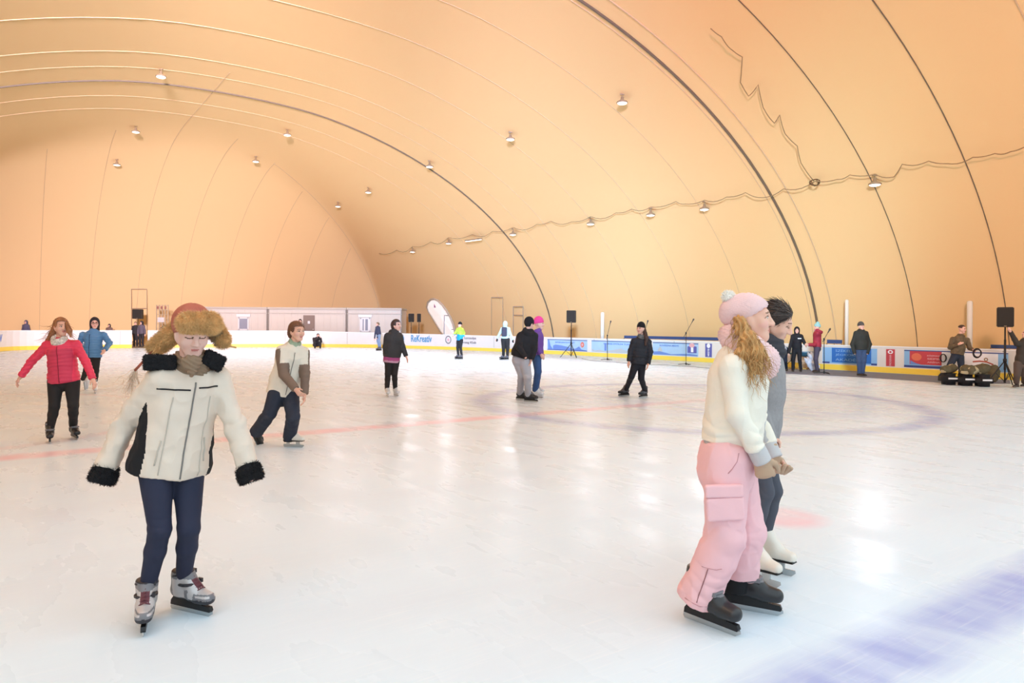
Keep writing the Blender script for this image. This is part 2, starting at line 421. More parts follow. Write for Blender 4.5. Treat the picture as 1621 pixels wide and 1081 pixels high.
p = dome_hit(1290, 289, .3); e = empty('cable_bundle', p, 'small dark bundle of cable where the hanging cable meets the lamp row', 'cable'); mb = MB(); rs = random.Random(3)
for k in range(5): a0 = rs.random() * 6; mb.tube([(.13 * math.cos(a + a0) * (1 + .1 * k), .08 * math.sin(a * 2 + k), .11 * math.sin(a + a0)) for a in np.linspace(0, 6.283, 17)[:-1]], .014, 5, closed=True)
mb.build('loops', mat('bundle_dark', (112, 84, 54), rough=.7), e, smooth=True)
a, b_ = dome_hit(737, 375.5, .3), dome_hit(762, 372, .3); c = (a + b_) / 2 - Vector((0, 0, .22)); e = empty('strip_light', c, 'long strip light hanging on the lamp row between two floodlights', 'lamp'); X = (b_ - a).normalized(); Z = Vector((0, 0, 1)); Y = Z.cross(X)
mb = MB(); mb.box((0, 0, 0), ((b_ - a).length, .14, .08), X, Y); mb.build('housing', m_lampbody, e); mb = MB(); mb.box((0, 0, -.06), ((b_ - a).length * .96, .10, .04), X, Y); mb.build('tube', m_lens, e)
# ================================================================== BANNERS AND LETTERING ON THE BOARDS
def board_at(px):
    P = sub_path(px - 1.5, px + 1.5, 2); p = P[1]; t = (P[2] - P[0]).normalized(); n = Vector((t.y, -t.x, 0)); return p, t, n    # n points to the ice
FONT_CACHE = {}
def text_mesh(s, bold=0.0, italic=0.0):
    k = (s, bold, italic)
    if k not in FONT_CACHE:
        c = bpy.data.curves.new('lettering', 'FONT'); c.body = s; c.align_x = 'CENTER'; c.align_y = 'CENTER'; c.offset = bold; c.shear = italic; c.extrude = .004; c.resolution_u = 3
        o = bpy.data.objects.new('lettering', c); COL.objects.link(o); dg = bpy.context.evaluated_depsgraph_get(); me = bpy.data.meshes.new_from_object(o.evaluated_get(dg)); bpy.data.objects.remove(o); bpy.data.curves.remove(c); FONT_CACHE[k] = me
    return FONT_CACHE[k].copy()
def put_text(s, px, z, w, h, m, parent=None, name='lettering', bold=.02, vertical=False, off=.018, italic=0.0, base=None):
    me = text_mesh(s, bold, italic); n_ = len(me.vertices); co = np.empty(n_ * 3); me.vertices.foreach_get('co', co); co = co.reshape(-1, 3)
    mn, mx = co.min(0), co.max(0); co[:, :2] = (co[:, :2] - (mn[:2] + mx[:2]) / 2) / (mx[:2] - mn[:2])
    p, t, n = board_at(px); up = Vector((0, 0, 1)); ax, ay = (t, up) if not vertical else (up, -t)
    c = p + n * off + Vector((0, 0, z)); b = Vector(base or (0, 0, 0))
    if vertical: Vv = [(c + ax * (q[0] * w) + ay * (q[1] * h) + n * (q[2]) - b) for q in co]
    else:                                             # letters follow the bend of the boards
        k = w / 2 / max(abs((board_at(px + 2)[0] - board_at(px - 2)[0]).length / 4), 1e-6); S_ = [board_at(px + k * x) for x in np.linspace(-1, 1, 25)]; Vv = []
        for q in co:
            f_ = (q[0] + .5) * 24; i_ = min(int(f_), 23); t_ = f_ - i_; Vv.append(S_[i_][0].lerp(S_[i_ + 1][0], t_) + n * (off + q[2]) + Vector((0, 0, z + q[1] * h)) - b)
    me.vertices.foreach_set('co', np.array([tuple(v) for v in Vv]).ravel()); me.update(); me.materials.clear()
    return link(name, me, parent, m)
def banner_part(name, x0, x1, z0, z1, m, parent, off, base, th=.004, n=8):
    P = sub_path(x0, x1, n); f = lambda z: (z if callable(z) else (lambda p: z)); zz0 = f(z0); zz1 = f(z1)
    vs, fs = strip(P, zz0, zz1, -off + th, off); vs = [(a - base[0], b - base[1], c) for a, b, c in vs]
    mb = MB(); mb.add(vs, fs); return mb.build(name, m, parent)
def hill_part(name, pts, m, parent, off, base, z0):
    """flat coloured shape printed on a banner: pts = (column, top height)"""
    P = []; Z = []
    for (x, z) in pts: P.append(sub_path(x - .5, x + .5, 2)[1]); Z.append(z)
    vs = []; fs = []
    t = (P[-1] - P[0]).normalized(); n = Vector((t.y, -t.x, 0))
    for p, z in zip(P, Z): q = p + n * off - Vector((*base[:2], 0)); vs += [(q.x, q.y, z0), (q.x, q.y, max(z, z0 + .001))]
    for i in range(len(P) - 1): fs.append((i * 2, i * 2 + 2, i * 2 + 3, i * 2 + 1))
    mb = MB(); mb.add(vs, fs); return mb.build(name, m, parent)
def disc_part(name, px, z, r, m, parent, off, base, r0=0.0, sx=1.0):
    p, t, n = board_at(px); c = p + n * off + Vector((0, 0, z)) - Vector((*base[:2], 0)); vs = []; N = 28
    for k in range(N):
        a = 2 * math.pi * k / N; d = t * math.cos(a) * sx + Vector((0, 0, math.sin(a))); vs += [tuple(c + d * r), tuple(c + d * r0)]
    fs = [(2 * k, 2 * ((k + 1) % N), 2 * ((k + 1) % N) + 1, 2 * k + 1) for k in range(N)] if r0 else [tuple(2 * k for k in range(N))]
    mb = MB(); mb.add(vs, fs); return mb.build(name, m, parent)
c_sky = mat('print_pale_blue', (172, 202, 228), rough=.5, var=.05, vscale=3); c_mid = mat('print_blue', (112, 142, 204), rough=.5); c_dark = mat('print_navy', (62, 78, 140), rough=.5)
c_grey = mat('print_grey', (186, 190, 190), rough=.5); c_or = mat('print_orange', (226, 120, 92), rough=.5); c_red = mat('print_red', (196, 74, 82), rough=.5); c_wh = mat('print_white', (240, 240, 242), rough=.5)
c_royal = mat('print_royal_blue', (46, 110, 188), rough=.5); c_lt = mat('print_light_blue', (140, 186, 226), rough=.5); c_pk = mat('print_pink', (226, 172, 176), rough=.5); c_pur = mat('print_violet', (96, 98, 170), rough=.5); c_brown = mat('print_brown', (150, 120, 84), rough=.5); c_txt = mat('print_grey_text', (120, 112, 116), rough=.6)
BZ0, BZ1 = .25, .86
def banner(x0, x1, label, m, z0=BZ0, z1=BZ1):
    b = board_at((x0 + x1) / 2)[0]; base = (b.x, b.y, 0); e = empty('banner', base, label, 'banner', None); banner_part('sheet', x0, x1, z0, z1, m, e, .012, base); return e, base
O1 = .017
e, b = banner(867, 930, 'pale blue printed banner with hills and an orange round badge behind the tripod loudspeaker', c_sky)
banner_part('print', 867, 930, .815, .85, c_dark, e, O1, b); hill_part('print', [(868, .84), (870, .78), (872, .5), (875, .35), (876, .26)], c_mid, e, O1, b, .26)
hill_part('print', [(876, .50), (880, .56), (890, .52), (901, .44), (905, .36), (912, .38), (917, .50), (921, .34), (929, .30)], c_mid, e, O1, b, .26); banner_part('print', 867, 930, .25, .285, c_dark, e, O1 + .002, b)
disc_part('badge', 922.5, .60, .15, c_or, e, O1 + .004, b); disc_part('badge_centre', 922.5, .60, .07, c_pk, e, O1 + .007, b)
put_text('SEPSISZENTGYÖRGY', 895, .70, 1.55, .10, c_mid, e, off=O1 + .003, base=b)
e, b = banner(937, 1030.5, 'pale blue printed banner with a grey roofline behind the first microphone stand', c_sky)
banner_part('print', 937, 1030, .815, .85, c_dark, e, O1, b); hill_part('print', [(938, .42), (942, .32), (950, .38), (958, .30), (966, .36), (975, .42), (984, .48), (990, .40), (1000, .36), (1012, .42), (1024, .34), (1030, .3)], c_grey, e, O1, b, .26)
hill_part('print', [(957.5, .74), (960.5, .74)], c_mid, e, O1 + .003, b, .34); put_text('SZÉKELYFÖLDI TURIZMUS', 983, .71, 2.3, .10, c_mid, e, off=O1 + .003, base=b)
e, b = banner(1034, 1106, 'pale blue printed banner with a violet shield behind the second microphone stand', c_sky)
banner_part('print', 1034, 1106, .815, .85, c_dark, e, O1, b); hill_part('print', [(1035, .40), (1045, .42), (1055, .36), (1063, .30), (1072, .32), (1080, .34), (1092, .36), (1105, .32)], c_mid, e, O1, b, .26)
hill_part('print', [(1042, .5), (1045.5, .66), (1049, .5)], c_grey, e, O1 + .003, b, .42); put_text('KOVÁSZNA MEGYE', 1060, .72, 1.15, .10, c_mid, e, off=O1 + .003, base=b)
hill_part('shield', [(1089, .70), (1093, .72), (1100, .72), (1103.5, .70)], c_pur, e, O1 + .004, b, .40); disc_part('shield_crown', 1096, .755, .10, c_pk, e, O1 + .005, b, 0, 1.6); hill_part('shield_mark', [(1094.5, .66), (1098.5, .66)], c_wh, e, O1 + .007, b, .44)
e, b = banner(1117, 1127.5, 'narrow upright violet banner with a white emblem left of the pink-hatted skater', c_pur)
disc_part('emblem', 1122.3, .76, .10, c_wh, e, O1, b); put_text('MEGYEI', 1122.3, .46, .34, .09, c_wh, e, vertical=True, off=O1 + .002, base=b)
e, b = banner(1303, 1389, 'blue banner with big white letters behind the walking man in jeans', c_lt)
banner_part('print', 1317.5, 1380, .30, .85, c_royal, e, O1, b); banner_part('print', 1380, 1389, .25, .32, c_dark, e, O1, b); banner_part('print', 1303, 1314, .25, .31, c_dark, e, O1, b)
for s, z in (('SZÉKELYFÖLD', .755), ('JÉGKORONG', .59), ('AKADÉMIA', .42)): put_text(s, 1348, z, 1.22, .115, c_lt, e, off=O1 + .005, base=b, bold=.0)
e, b = banner(1403.5, 1417.5, 'narrow upright red banner with a white oval emblem right of the walking man', c_red)
disc_part('emblem', 1410.5, .76, .07, c_wh, e, O1, b, .035, 1.3); put_text('PROGRAM', 1410.5, .46, .38, .075, c_pk, e, vertical=True, off=O1 + .002, base=b)
e, b = banner(1432, 1506, 'banner with a red panel beside the man with the coiled cable', c_lt)
banner_part('print', 1492, 1506, .33, .82, c_wh, e, O1, b); banner_part('print', 1441, 1491.5, .36, .82, c_red, e, O1 + .002, b); banner_part('print', 1432, 1506, .25, .325, c_dark, e, O1, b); banner_part('print', 1432, 1506, .815, .85, c_dark, e, O1, b)
disc_part('badge', 1452, .62, .13, c_or, e, O1 + .005, b, 0, 1.3); hill_part('print', [(1442, .5), (1447, .44), (1452, .40), (1458, .37)], c_mid, e, O1 + .004, b, .36)
for z, s in ((.68, 'KÖZPONT'), (.57, 'SEPSI'), (.46, 'ARÉNA')): put_text(s, 1479, z, .42, .06, c_pk, e, off=O1 + .006, base=b)
e, b = banner(1522, 1597, 'white banner with a small brown crest above the sports bags', c_wh)
banner_part('print', 1522, 1597, .815, .85, c_dark, e, O1, b); banner_part('print', 1581, 1597, .25, .81, c_lt, e, O1, b); disc_part('crest', 1562, .62, .06, c_brown, e, O1, b, .03)
# lettering painted on the far boards
wf = [o for o in bpy.data.objects if o.name == 'wall_far'][0]; wr_ = [o for o in bpy.data.objects if o.name == 'wall_right'][0]; wl_ = [o for o in bpy.data.objects if o.name == 'wall_left'][0]
c_cyan = mat('print_cyan', (52, 140, 190), rough=.5)
put_text('ReKreatív', 667.5, .70, 1.76, .46, c_cyan, wf, 'board_lettering', bold=.012); put_text(')', 638.5, .66, .16, .5, c_cyan, wf, 'board_lettering', bold=.01); put_text('V', 1.0, .74, .34, .4, c_mid, wl_, 'board_lettering')
disc_part('board_logo', 710, .66, .26, c_txt, wr_, .018, (0, 0, 0), .20); disc_part('board_logo', 710, .66, .09, c_pk, wr_, .018, (0, 0, 0))
put_text('Sepsi Korcsolya', 738, .78, 1.75, .19, c_txt, wr_, 'board_lettering', bold=.01); put_text('Jégkorong Klub', 738, .50, 1.75, .19, c_txt, wr_, 'board_lettering', bold=.01)

# ================================================================== BEHIND THE BOARDS
beige = mat('cabin_beige', (214, 202, 186), rough=.7, var=.02, vscale=1.0); beige_t = mat('cabin_trim', (190, 178, 162), rough=.7); winf = mat('window_frame_white', (228, 224, 218), rough=.5); glass_g = mat('window_pane_grey', (150, 152, 162), rough=.15, spec=.6); door_b = mat('cabin_door_brown', (138, 118, 104), rough=.6)
DCAB = 50.6
def cabin(x0, x1, label, items, roof=True):
    a, b_ = at(x0, 500, DCAB), at(x1, 500, DCAB); a.z = b_.z = 0; X = (b_ - a).normalized(); Y = Vector((-X.y, X.x, 0)); L = (b_ - a).length; c = (a + b_) / 2; Z = Vector((0, 0, 1)); ht = 2.68
    e = empty('site_cabin', c, label, 'cabin', 'site cabins behind the far boards')
    mb = MB(); mb.box(Y * 1.2 + Z * (ht / 2), (L - .06, 2.4, ht), X, Y)
    k = int(L / .45)
    for i in range(k): mb.box(X * (-L / 2 + (i + .5) * L / k) + Z * (ht / 2) - Y * .012, (.035, .03, ht - .2), X, Y)
    mb.build('cabin_body', beige, e)
    mb = MB(); mb.box(Y * 1.15 + Z * (ht + .06), (L + .02, 2.6, .14), X, Y); mb.box(-Y * .05 + Z * (ht - .30), (L, .05, .04), X, Y); mb.build('roof_edge', beige_t, e)
    for s in (-1, 1): mb = MB(); mb.box(X * (s * (L / 2 - .03)) - Y * .03 + Z * (ht / 2), (.08, .06, ht), X, Y); mb.build('corner_post', mat('cabin_post', (150, 140, 128), rough=.7), e)
    for it in items:
        kind, p0, p1, z0, z1 = it[:5]; q0, q1 = at(p0, 500, DCAB), at(p1, 500, DCAB); m = (q0 + q1) / 2 - c; m.z = 0; w_ = (q1 - q0).length
        if kind == 'window':
            mb = MB(); t = .09
            for s in (-1, 1): mb.box(m + X * (s * w_ / 2) - Y * .05 + Z * ((z0 + z1) / 2), (t, .08, z1 - z0 + t), X, Y)
            for z in (z0, z1): mb.box(m - Y * .05 + Z * z, (w_, .08, t), X, Y)
            mb.box(m - Y * .06 + Z * (z1 + .18), (w_ + .3, .12, .2), X, Y); fr = mb.build('window_frame', winf, e)
            mb = MB(); mb.box(m - Y * .03 + Z * ((z0 + z1) / 2), (w_ - t, .03, z1 - z0 - t), X, Y); mb.build('pane', glass_g, fr)
            if len(it) > 5:
                mb = MB()
                for s in (-1, -.2, 1): mb.box(m + X * (s * w_ * .36) - Y * .05 + Z * ((z0 + z1) / 2), (w_ * .16, .02, z1 - z0 - t), X, Y)
                mb.build('curtain', winf, fr)
        else:
            mb = MB(); mb.box(m - Y * .04 + Z * ((z0 + z1) / 2), (w_, .06, z1 - z0), X, Y); dr = mb.build('door', door_b, e, bevel=.01)
            mb = MB(); mb.lathe([(.03, 0), (.03, .05), (.02, .06)], m + X * (w_ * .38) - Y * .07 + Z * (z0 + 1.0), -Y, 8); mb.box(m - Y * .08 + Z * (z0 + 1.5), (.16, .02, .2), X, Y); mb.build('handle', winf, dr, smooth=False)
cabin(289, 423.5, 'beige site cabin behind the far boards, the one with a small square grey window', [('window', 378.5, 393.5, 1.2, 2.02)])
cabin(424.5, 548.5, 'beige site cabin behind the far boards, the one with the brown door', [('door', 480.5, 498.5, .25, 2.25)])
cabin(549.5, 636, 'beige site cabin behind the far boards, the one with the curtained window', [('window', 571, 586, 1.15, 2.05, 1)])
# notice board left of the cabins
p = at(257, 500, 49.6); p.z = 0; e = empty('notice_board', p, 'tall beige notice lattice with a white sheet, left of the cabins', 'notice board'); X = Vector((1, -.3, 0)).normalized(); Y = Vector((.3, 1, 0)).normalized()
mb = MB()
for i in range(5): mb.box(X * (-.5 + i * .25) + Vector((0, 0, 1.45)), (.05, .05, 2.9), X, Y)
for k in range(9): mb.box(Vector((0, 0, .3 + k * .32)), (1.08, .03, .03), X, Y)
mb.build('lattice', mat('lattice_tan', (186, 166, 136), rough=.8), e); mb = MB(); mb.box(-Y * .05 + Vector((0, 0, 1.85)) + X * -.08, (.56, .02, .34), X, Y); mb.build('notice', winf, e); mb = MB()
for k in range(3): mb.box(-Y * .05 + Vector((0, 0, 2.7)) + X * (-.35 + k * .33), (.16, .02, .2), X, Y)
mb.build('sign', mat('sign_rust', (160, 110, 96), rough=.7), e)
p = at(263, 517, 49.0); p.z = 0; e = empty('equipment_cover', p, 'dark grey covered machine behind the boards below the white sheet', 'cover'); mb = MB(); mb.box((0, 0, .72), (.62, .5, 1.44)); mb.build('cover', mat('cover_grey', (110, 98, 92), rough=.8), e, bevel=.1, smooth=True)
# white oval doorway let into the membrane
ov = [(676, 486), (677.5, 478.5), (682, 474), (687.5, 473), (693, 475.5), (700, 482), (707, 491.5), (713, 502), (717.5, 513), (720, 524), (721, 534), (706, 534), (699, 526), (692, 514.5), (684.5, 502), (679, 493.5)]
pts = [dome_hit(x, y, .12) for x, y in ov]; c0 = sum(pts, Vector()) / len(pts)
nrm0 = (Vector((0, 0, 1.6)) - c0).normalized()
vs = [tuple(p) for p in pts] + [tuple(c0)] + [tuple(p - nrm0 * .05) for p in pts]; n = len(pts); fs = [(i, (i + 1) % n, n) for i in range(n)] + [(i, n + 1 + i, n + 1 + (i + 1) % n, (i + 1) % n) for i in range(n)]
mb = MB(); mb.add(vs, fs); d1 = mb.build('door_1', mat('doorway_white_glow', (255, 248, 240), rough=.6, emit=(255, 244, 232), estr=.42)); tag(d1, kind='structure')  # panel given a glow in place of daylight coming through it
mb = MB(); mb.tube(pts, .085, 8, closed=True); mb.build('door_frame', mat('doorway_rim', (196, 178, 152), rough=.7), d1, smooth=True)
mb = MB(); q = [dome_hit(x, y, .2) for x, y in ((703, 533), (703.5, 499), (711, 499.5))]; mb.tube(q, .04, 6); mb.tube([dome_hit(703, 521, .2), dome_hit(718, 521.5, .2)], .03, 6); mb.build('door_leaf', mat('door_leaf_grey', (176, 170, 172), rough=.6), d1)
q = dome_hit(689, 484, .2); mb = MB(); mb.box(q, (.2, .03, .28)); mb.build('sign', mat('sign_plum', (150, 84, 108), rough=.6), d1)
# emergency door frames standing against the membrane
frm = mat('frame_grey', (168, 150, 132), rough=.6)
for k, (x0, x1, yt, yb, bar) in enumerate(((812.5, 828, 485.5, 530, 499), (778, 796, 471, 530, None), (208, 232.5, 457.5, 523, 488))):
    mb = MB(); a, b_, c, d = (dome_hit(x, y, .25) for x, y in ((x0, yb), (x0, yt), (x1, yt), (x1, yb))); r = .028 if k == 0 else .018
    mb.tube([a, b_], r, 6); mb.tube([c, d], r, 6); mb.tube([b_, c], r * (1.6 if k == 1 else 1), 6)
    if bar: mb.tube([dome_hit(x0, bar, .25), dome_hit(x1, bar, .25)], r, 6)
    tag(mb.build('door_%d' % (k + 2), frm), kind='structure')
# white padded posts behind the boards
for px, yt, r, lb in ((942, 494, .10, 'white padded post behind the boards beside the first microphone stand'), (1328, 474, .07, 'white padded post behind the boards left of the walking man'), (1523.5, 476, .085, 'white padded post behind the man with the coiled cable')):
    p, t, n = board_at(px); p = p - n * .55; z = EYE + (HY + ROLL * (px - CX) - yt) * p.y / FPX
    e = empty('net_post', (p.x, p.y, 0), lb, 'post'); mb = MB(); mb.lathe([(r, 0), (r, z - .04), (r * .6, z)], (0, 0, 0), n=14); mb.build('padding', mat('post_white', (226, 218, 204), rough=.6), e, smooth=True); mb = MB(); mb.lathe([(r * 1.8, 0), (r * 1.8, .03)], (0, 0, 0), n=14); mb.build('base_plate', m_lampbody, e)
# dark blue rails of the players' benches
blue_rail = mat('rail_navy', (52, 76, 124), rough=.5)
for x0, x1, z0, z1, lb in ((982, 1175, 1.0, 1.14, 'long dark blue bench rail standing above the boards behind the skater in black'), (1303, 1326, 1.0, 1.15, 'short dark blue bench rail left of the white post'), (1563, 1621, .98, 1.10, 'dark blue bench rail above the boards behind the right-hand loudspeaker stand')):
    P = [q - Vector((0, 0, 0)) for q in sub_path(x0, x1, 10)]; tt = (P[-1] - P[0]).normalized(); nn = Vector((tt.y, -tt.x, 0)); P = [q - nn * .28 for q in P]; c = sum(P, Vector()) / len(P)
    e = empty('bench_rail', (c.x, c.y, 0), lb, 'rail'); vs, fs = strip(P, lambda p: z0, lambda p: z1, .05); mb = MB(); mb.add([(v[0] - c.x, v[1] - c.y, v[2]) for v in vs], fs); mb.build('rail', blue_rail, e)
    mb = MB()
    for q in (P[0], P[len(P) // 2], P[-1]): mb.tube([(q.x - c.x, q.y - c.y, 0), (q.x - c.x, q.y - c.y, z0 + .02)], .025, 6)
    mb.build('support', m_lampbody, e)

# ================================================================== SOUND GEAR
spk = mat('speaker_black', (62, 54, 44), rough=.75); grille = mat('speaker_grille', (48, 42, 36), rough=.9, bump=.4, bscale=200); stand_m = mat('stand_black', (34, 32, 34), rough=.5)
def speaker_stand(base, ztop, label_s, label_c, w, h, dep, face, spread=.55, tag_group=None, hub=.72):
    base = Vector(base); e = empty('speaker_stand', base, label_s, 'stand'); mb = MB(); mb.tube([(0, 0, .10), (0, 0, ztop - h)], .02, 8); mb.tube([(0, 0, .45), (0, 0, ztop - h - .35)], .028, 8); mb.build('pole', stand_m, e, smooth=True)
    for k in range(3):
        a = face + .6 + k * 2.094; d = Vector((math.cos(a), math.sin(a), 0)); mb = MB(); mb.tube([(0, 0, hub), tuple(d * spread + Vector((0, 0, .02)))], .016, 6); mb.tube([(0, 0, .12), tuple(d * spread * .5 + Vector((0, 0, hub * .52)))], .010, 6); mb.build('leg', stand_m, e)
    mb = MB(); mb.lathe([(.045, -.05), (.05, 0), (.045, .05)], (0, 0, hub), n=10); mb.lathe([(.03, -.03), (.03, .03)], (0, 0, .12), n=10); mb.build('collar', stand_m, e, smooth=True)
    return e, speaker(base + Vector((0, 0, ztop - h)), label_c, w, h, dep, face)
def speaker(p, label, w, h, dep, face):
    f = Vector((math.cos(face), math.sin(face), 0)); s = Vector((-f.y, f.x, 0)); c = empty('loudspeaker', p, label, 'loudspeaker')
    mb = MB(); mb.box((0, 0, h / 2 + .003), (w, dep, h), s, -f); mb.build('cabinet', spk, c, bevel=.02); mb = MB(); mb.box(f * (dep / 2 + .006) + Vector((0, 0, h / 2)), (w * .9, .014, h * .92), s, -f); mb.build('grille', grille, c, bevel=.005)
    mb = MB(); mb.box(f * (dep / 2 + .016) + Vector((0, 0, h * .06)), (w * .16, .004, h * .03), s, -f); mb.build('badge', m_lampbody, c); return c
g = ground(904, 566.5); zt = EYE + (516.4 - 491.5) * g.y / FPX; speaker_stand(g, zt, 'tall black tripod stand on the ice in front of the pale blue hill banner', 'dark loudspeaker on the tripod stand in the middle of the rink edge', .46, .62, .38, -1.75)
g = ground(1590.5, 611); zt = EYE + (521.2 - 486.5) * g.y / FPX; speaker_stand(g, zt, 'black pole stand at the right edge beside the sports bags', 'large dark loudspeaker on the stand at the right edge', .40, .56, .36, -2.15, .45)
g = at(218.3, 500, 48.6); g.z = 0; zt = EYE + (511.5 - 489.5) * g.y / FPX; speaker_stand(g, zt, 'speaker stand behind the open gate in the far boards', 'square dark loudspeaker above the open gate', .62, .66, .4, -1.35)
for px, w_, lb in ((651, .40, 'left of two dark loudspeakers beside the cabins'), (663.3, .26, 'right and narrower of two dark loudspeakers beside the cabins')):
    g = at(px, 500, 50.0); g.z = 0; zt = EYE + (514.6 - 496.5) * g.y / FPX; speaker_stand(g, zt, 'stand carrying the %s' % lb, lb, w_, .60, .3, -1.4)
def mic_stand(px, py, elbow, tip, label, d=None):
    g = ground(px, py) if d is None else Vector((at(px, py, d).x, d, 0)); e = empty('microphone_stand', g, label, 'microphone stand'); d = g.y; q = at(elbow[0], elbow[1], d) - g; t = at(tip[0], tip[1], d) - g
    mb = MB(); mb.tube([(0, 0, .05), tuple(q)], .013, 7); mb.build('pole', stand_m, e, smooth=True); mb = MB(); mb.tube([tuple(q - (t - q) * .35), tuple(t)], .010, 6); mb.build('boom', stand_m, e); mb = MB(); mb.lathe([(.03, -.04), (.03, .04)], q, n=8); mb.lathe([(.032, 0), (.032, .09)], (0, 0, 0), n=8); mb.build('clutch', stand_m, e)
    u = (t - q).normalized(); mb = MB(); mb.lathe([(.016, 0), (.022, .10), (.034, .12), (.034, .16), (.018, .19)], t - u * .05, u, 10); mb.build('microphone', mat('microphone_grey', (70, 66, 66), rough=.5), e, smooth=True)
    for k in range(3):
        a = -.35 + k * 2.094 + math.pi; mb = MB(); mb.tube([(0, 0, .05), (.33 * math.cos(a), .33 * math.sin(a), .015)], .012, 6); mb.build('leg', stand_m, e)
mic_stand(961.5, 570, (961.5, 531), (966, 512), 'microphone stand on the ice in front of the grey roofline banner')
mic_stand(1019, 573.5, (1019, 531), (1024.5, 511.5), 'microphone stand mostly hidden behind the skater in the black coat')
mic_stand(1086, 577.5, (1086, 527), (1096, 509), 'microphone stand on the ice in front of the violet shield banner')
mic_stand(1304.5, 591.5, (1304.5, 537), (1311.5, 525), 'microphone stand on the grey mat between the red jacket and the walking man')
mb = MB(); cp = [ground(x, y) + Vector((0, 0, .012)) for x, y in ((921, 568), (935, 571), (955, 572.5), (975, 573.5), (1000, 576), (1030, 577.5), (1060, 578.5), (1088, 580), (1120, 583), (1165, 586), (1225, 591))]
mb.tube(cp, .009, 5); tag(mb.build('cable', mat('cable_grey', (120, 116, 118), rough=.7)), 'thin dark cable running along the ice between the microphone stands', 'cable')
# rubber mat along the right-hand boards
up_ = [p + Vector((board_at(1300)[2].x, board_at(1300)[2].y, 0)) * .03 for p in sub_path(1222, 1600, 16)]
lo_ = [ground(x, y) for x, y in ((1600, 607.5), (1560, 607.5), (1520, 608), (1490, 606), (1440, 602.5), (1390, 599), (1340, 596), (1290, 594), (1250, 592), (1224, 590))]
mc = ground(1380, 596); poly = [(p.x - mc.x, p.y - mc.y) for p in up_ + lo_]; mb = MB(); n = len(poly)
mb.add([(x, y, .004) for x, y in poly] + [(x, y, .0008) for x, y in poly], [tuple(range(n))[::-1]] + [(i, (i + 1) % n, n + (i + 1) % n, n + i) for i in range(n)])
o = mb.build('rubber_mat', mat('mat_blue_grey', (122, 128, 146), rough=.85, var=.1, vscale=3, bump=.2, bscale=60)); o.location = mc; tag(o, 'blue-grey rubber mat laid on the ice along the right-hand boards', 'mat')
# sports bags and heaped clothes
bagm = mat('bag_black', (30, 30, 34), rough=.7, var=.15, bump=.2, bscale=60); stripe = mat('bag_stripe', (226, 226, 226), rough=.5); olive = mat('olive_jacket', (92, 84, 62), rough=.85, var=.25, vscale=9); khaki = mat('khaki_lining', (178, 164, 130), rough=.85, var=.2, vscale=10)
for px, py, w_, lb in ((1508.5, 610, .41, 'leftmost black sports bag with a white stripe beside the man with the coil'), (1535.5, 611.5, .41, 'middle black sports bag with a white stripe'), (1563, 613, .41, 'rightmost black sports bag, its white mark bent in the middle')):
    g = ground(px, py); g.z = .004; e = empty('sports_bag', g, lb, 'bag', 'black sports bags on the mat'); rt = Vector((.9, -.1, 0)).normalized(); bk = Vector((.1, .9, 0)).normalized()
    mb = MB(); c = bk * .26 + Vector((0, 0, .165)); mb.box(c, (w_, .52, .32), rt, bk); mb.build('bag_body', bagm, e, bevel=.09, smooth=True)
    mb = MB(); mb.box(Vector((0, 0, .19)) - bk * .006, (w_ * .6, .012, .045), rt, bk); mb.build('stripe', stripe, e); mb = MB(); mb.tube([tuple(rt * (.2 * math.cos(a)) + bk * .22 + Vector((0, 0, .315 + .012 * math.sin(a)))) for a in np.linspace(0, math.pi, 9)], .012, 6); mb.build('handle', bagm, e, smooth=True)
# ================================================================== FIGURE MODELLING (distance fields meshed by surface nets)
def V3(*a): return np.array(a[0] if len(a) == 1 else a, dtype=np.float64)
def nrm(v): v = np.asarray(v, float); return v / max(np.linalg.norm(v), 1e-9)
def lerp(a, b, t): return V3(a) * (1 - t) + V3(b) * t
def smin(a, b, k):
    if k <= 0: return np.minimum(a, b)
    h = np.clip(.5 + .5 * (b - a) / k, 0, 1); return b * (1 - h) + a * h - k * h * (1 - h)
def smax(a, b, k): return -smin(-a, -b, k)
def d_cap(P, a, b, ra, rb, ax=None, sa=1.0, sb=None):
    """tapered capsule; ax/sa/sb widen it along the axis ax"""
    X, Y, Z = P; a = V3(a); b = V3(b); e = b - a; L = max(float(e @ e), 1e-9)
    x, y, z = X - a[0], Y - a[1], Z - a[2]
    h = np.clip((x * e[0] + y * e[1] + z * e[2]) / L, 0, 1)
    x = x - e[0] * h; y = y - e[1] * h; z = z - e[2] * h
    if ax is not None:
        sb = sa if sb is None else sb
        s = sa + (sb - sa) * h; c = x * ax[0] + y * ax[1] + z * ax[2]; k = (1 / s - 1) * c
        x = x + ax[0] * k; y = y + ax[1] * k; z = z + ax[2] * k
    return np.sqrt(x * x + y * y + z * z) - (ra + (rb - ra) * h)
def d_ell(P, c, r, R=None):
    X, Y, Z = P; x, y, z = X - c[0], Y - c[1], Z - c[2]
    if R is not None: x, y, z = (x * R[0][0] + y * R[0][1] + z * R[0][2], x * R[1][0] + y * R[1][1] + z * R[1][2], x * R[2][0] + y * R[2][1] + z * R[2][2])
    k0 = np.sqrt((x / r[0]) ** 2 + (y / r[1]) ** 2 + (z / r[2]) ** 2); k1 = np.sqrt((x / r[0] ** 2) ** 2 + (y / r[1] ** 2) ** 2 + (z / r[2] ** 2) ** 2)
    return k0 * (k0 - 1) / np.maximum(k1, 1e-9)
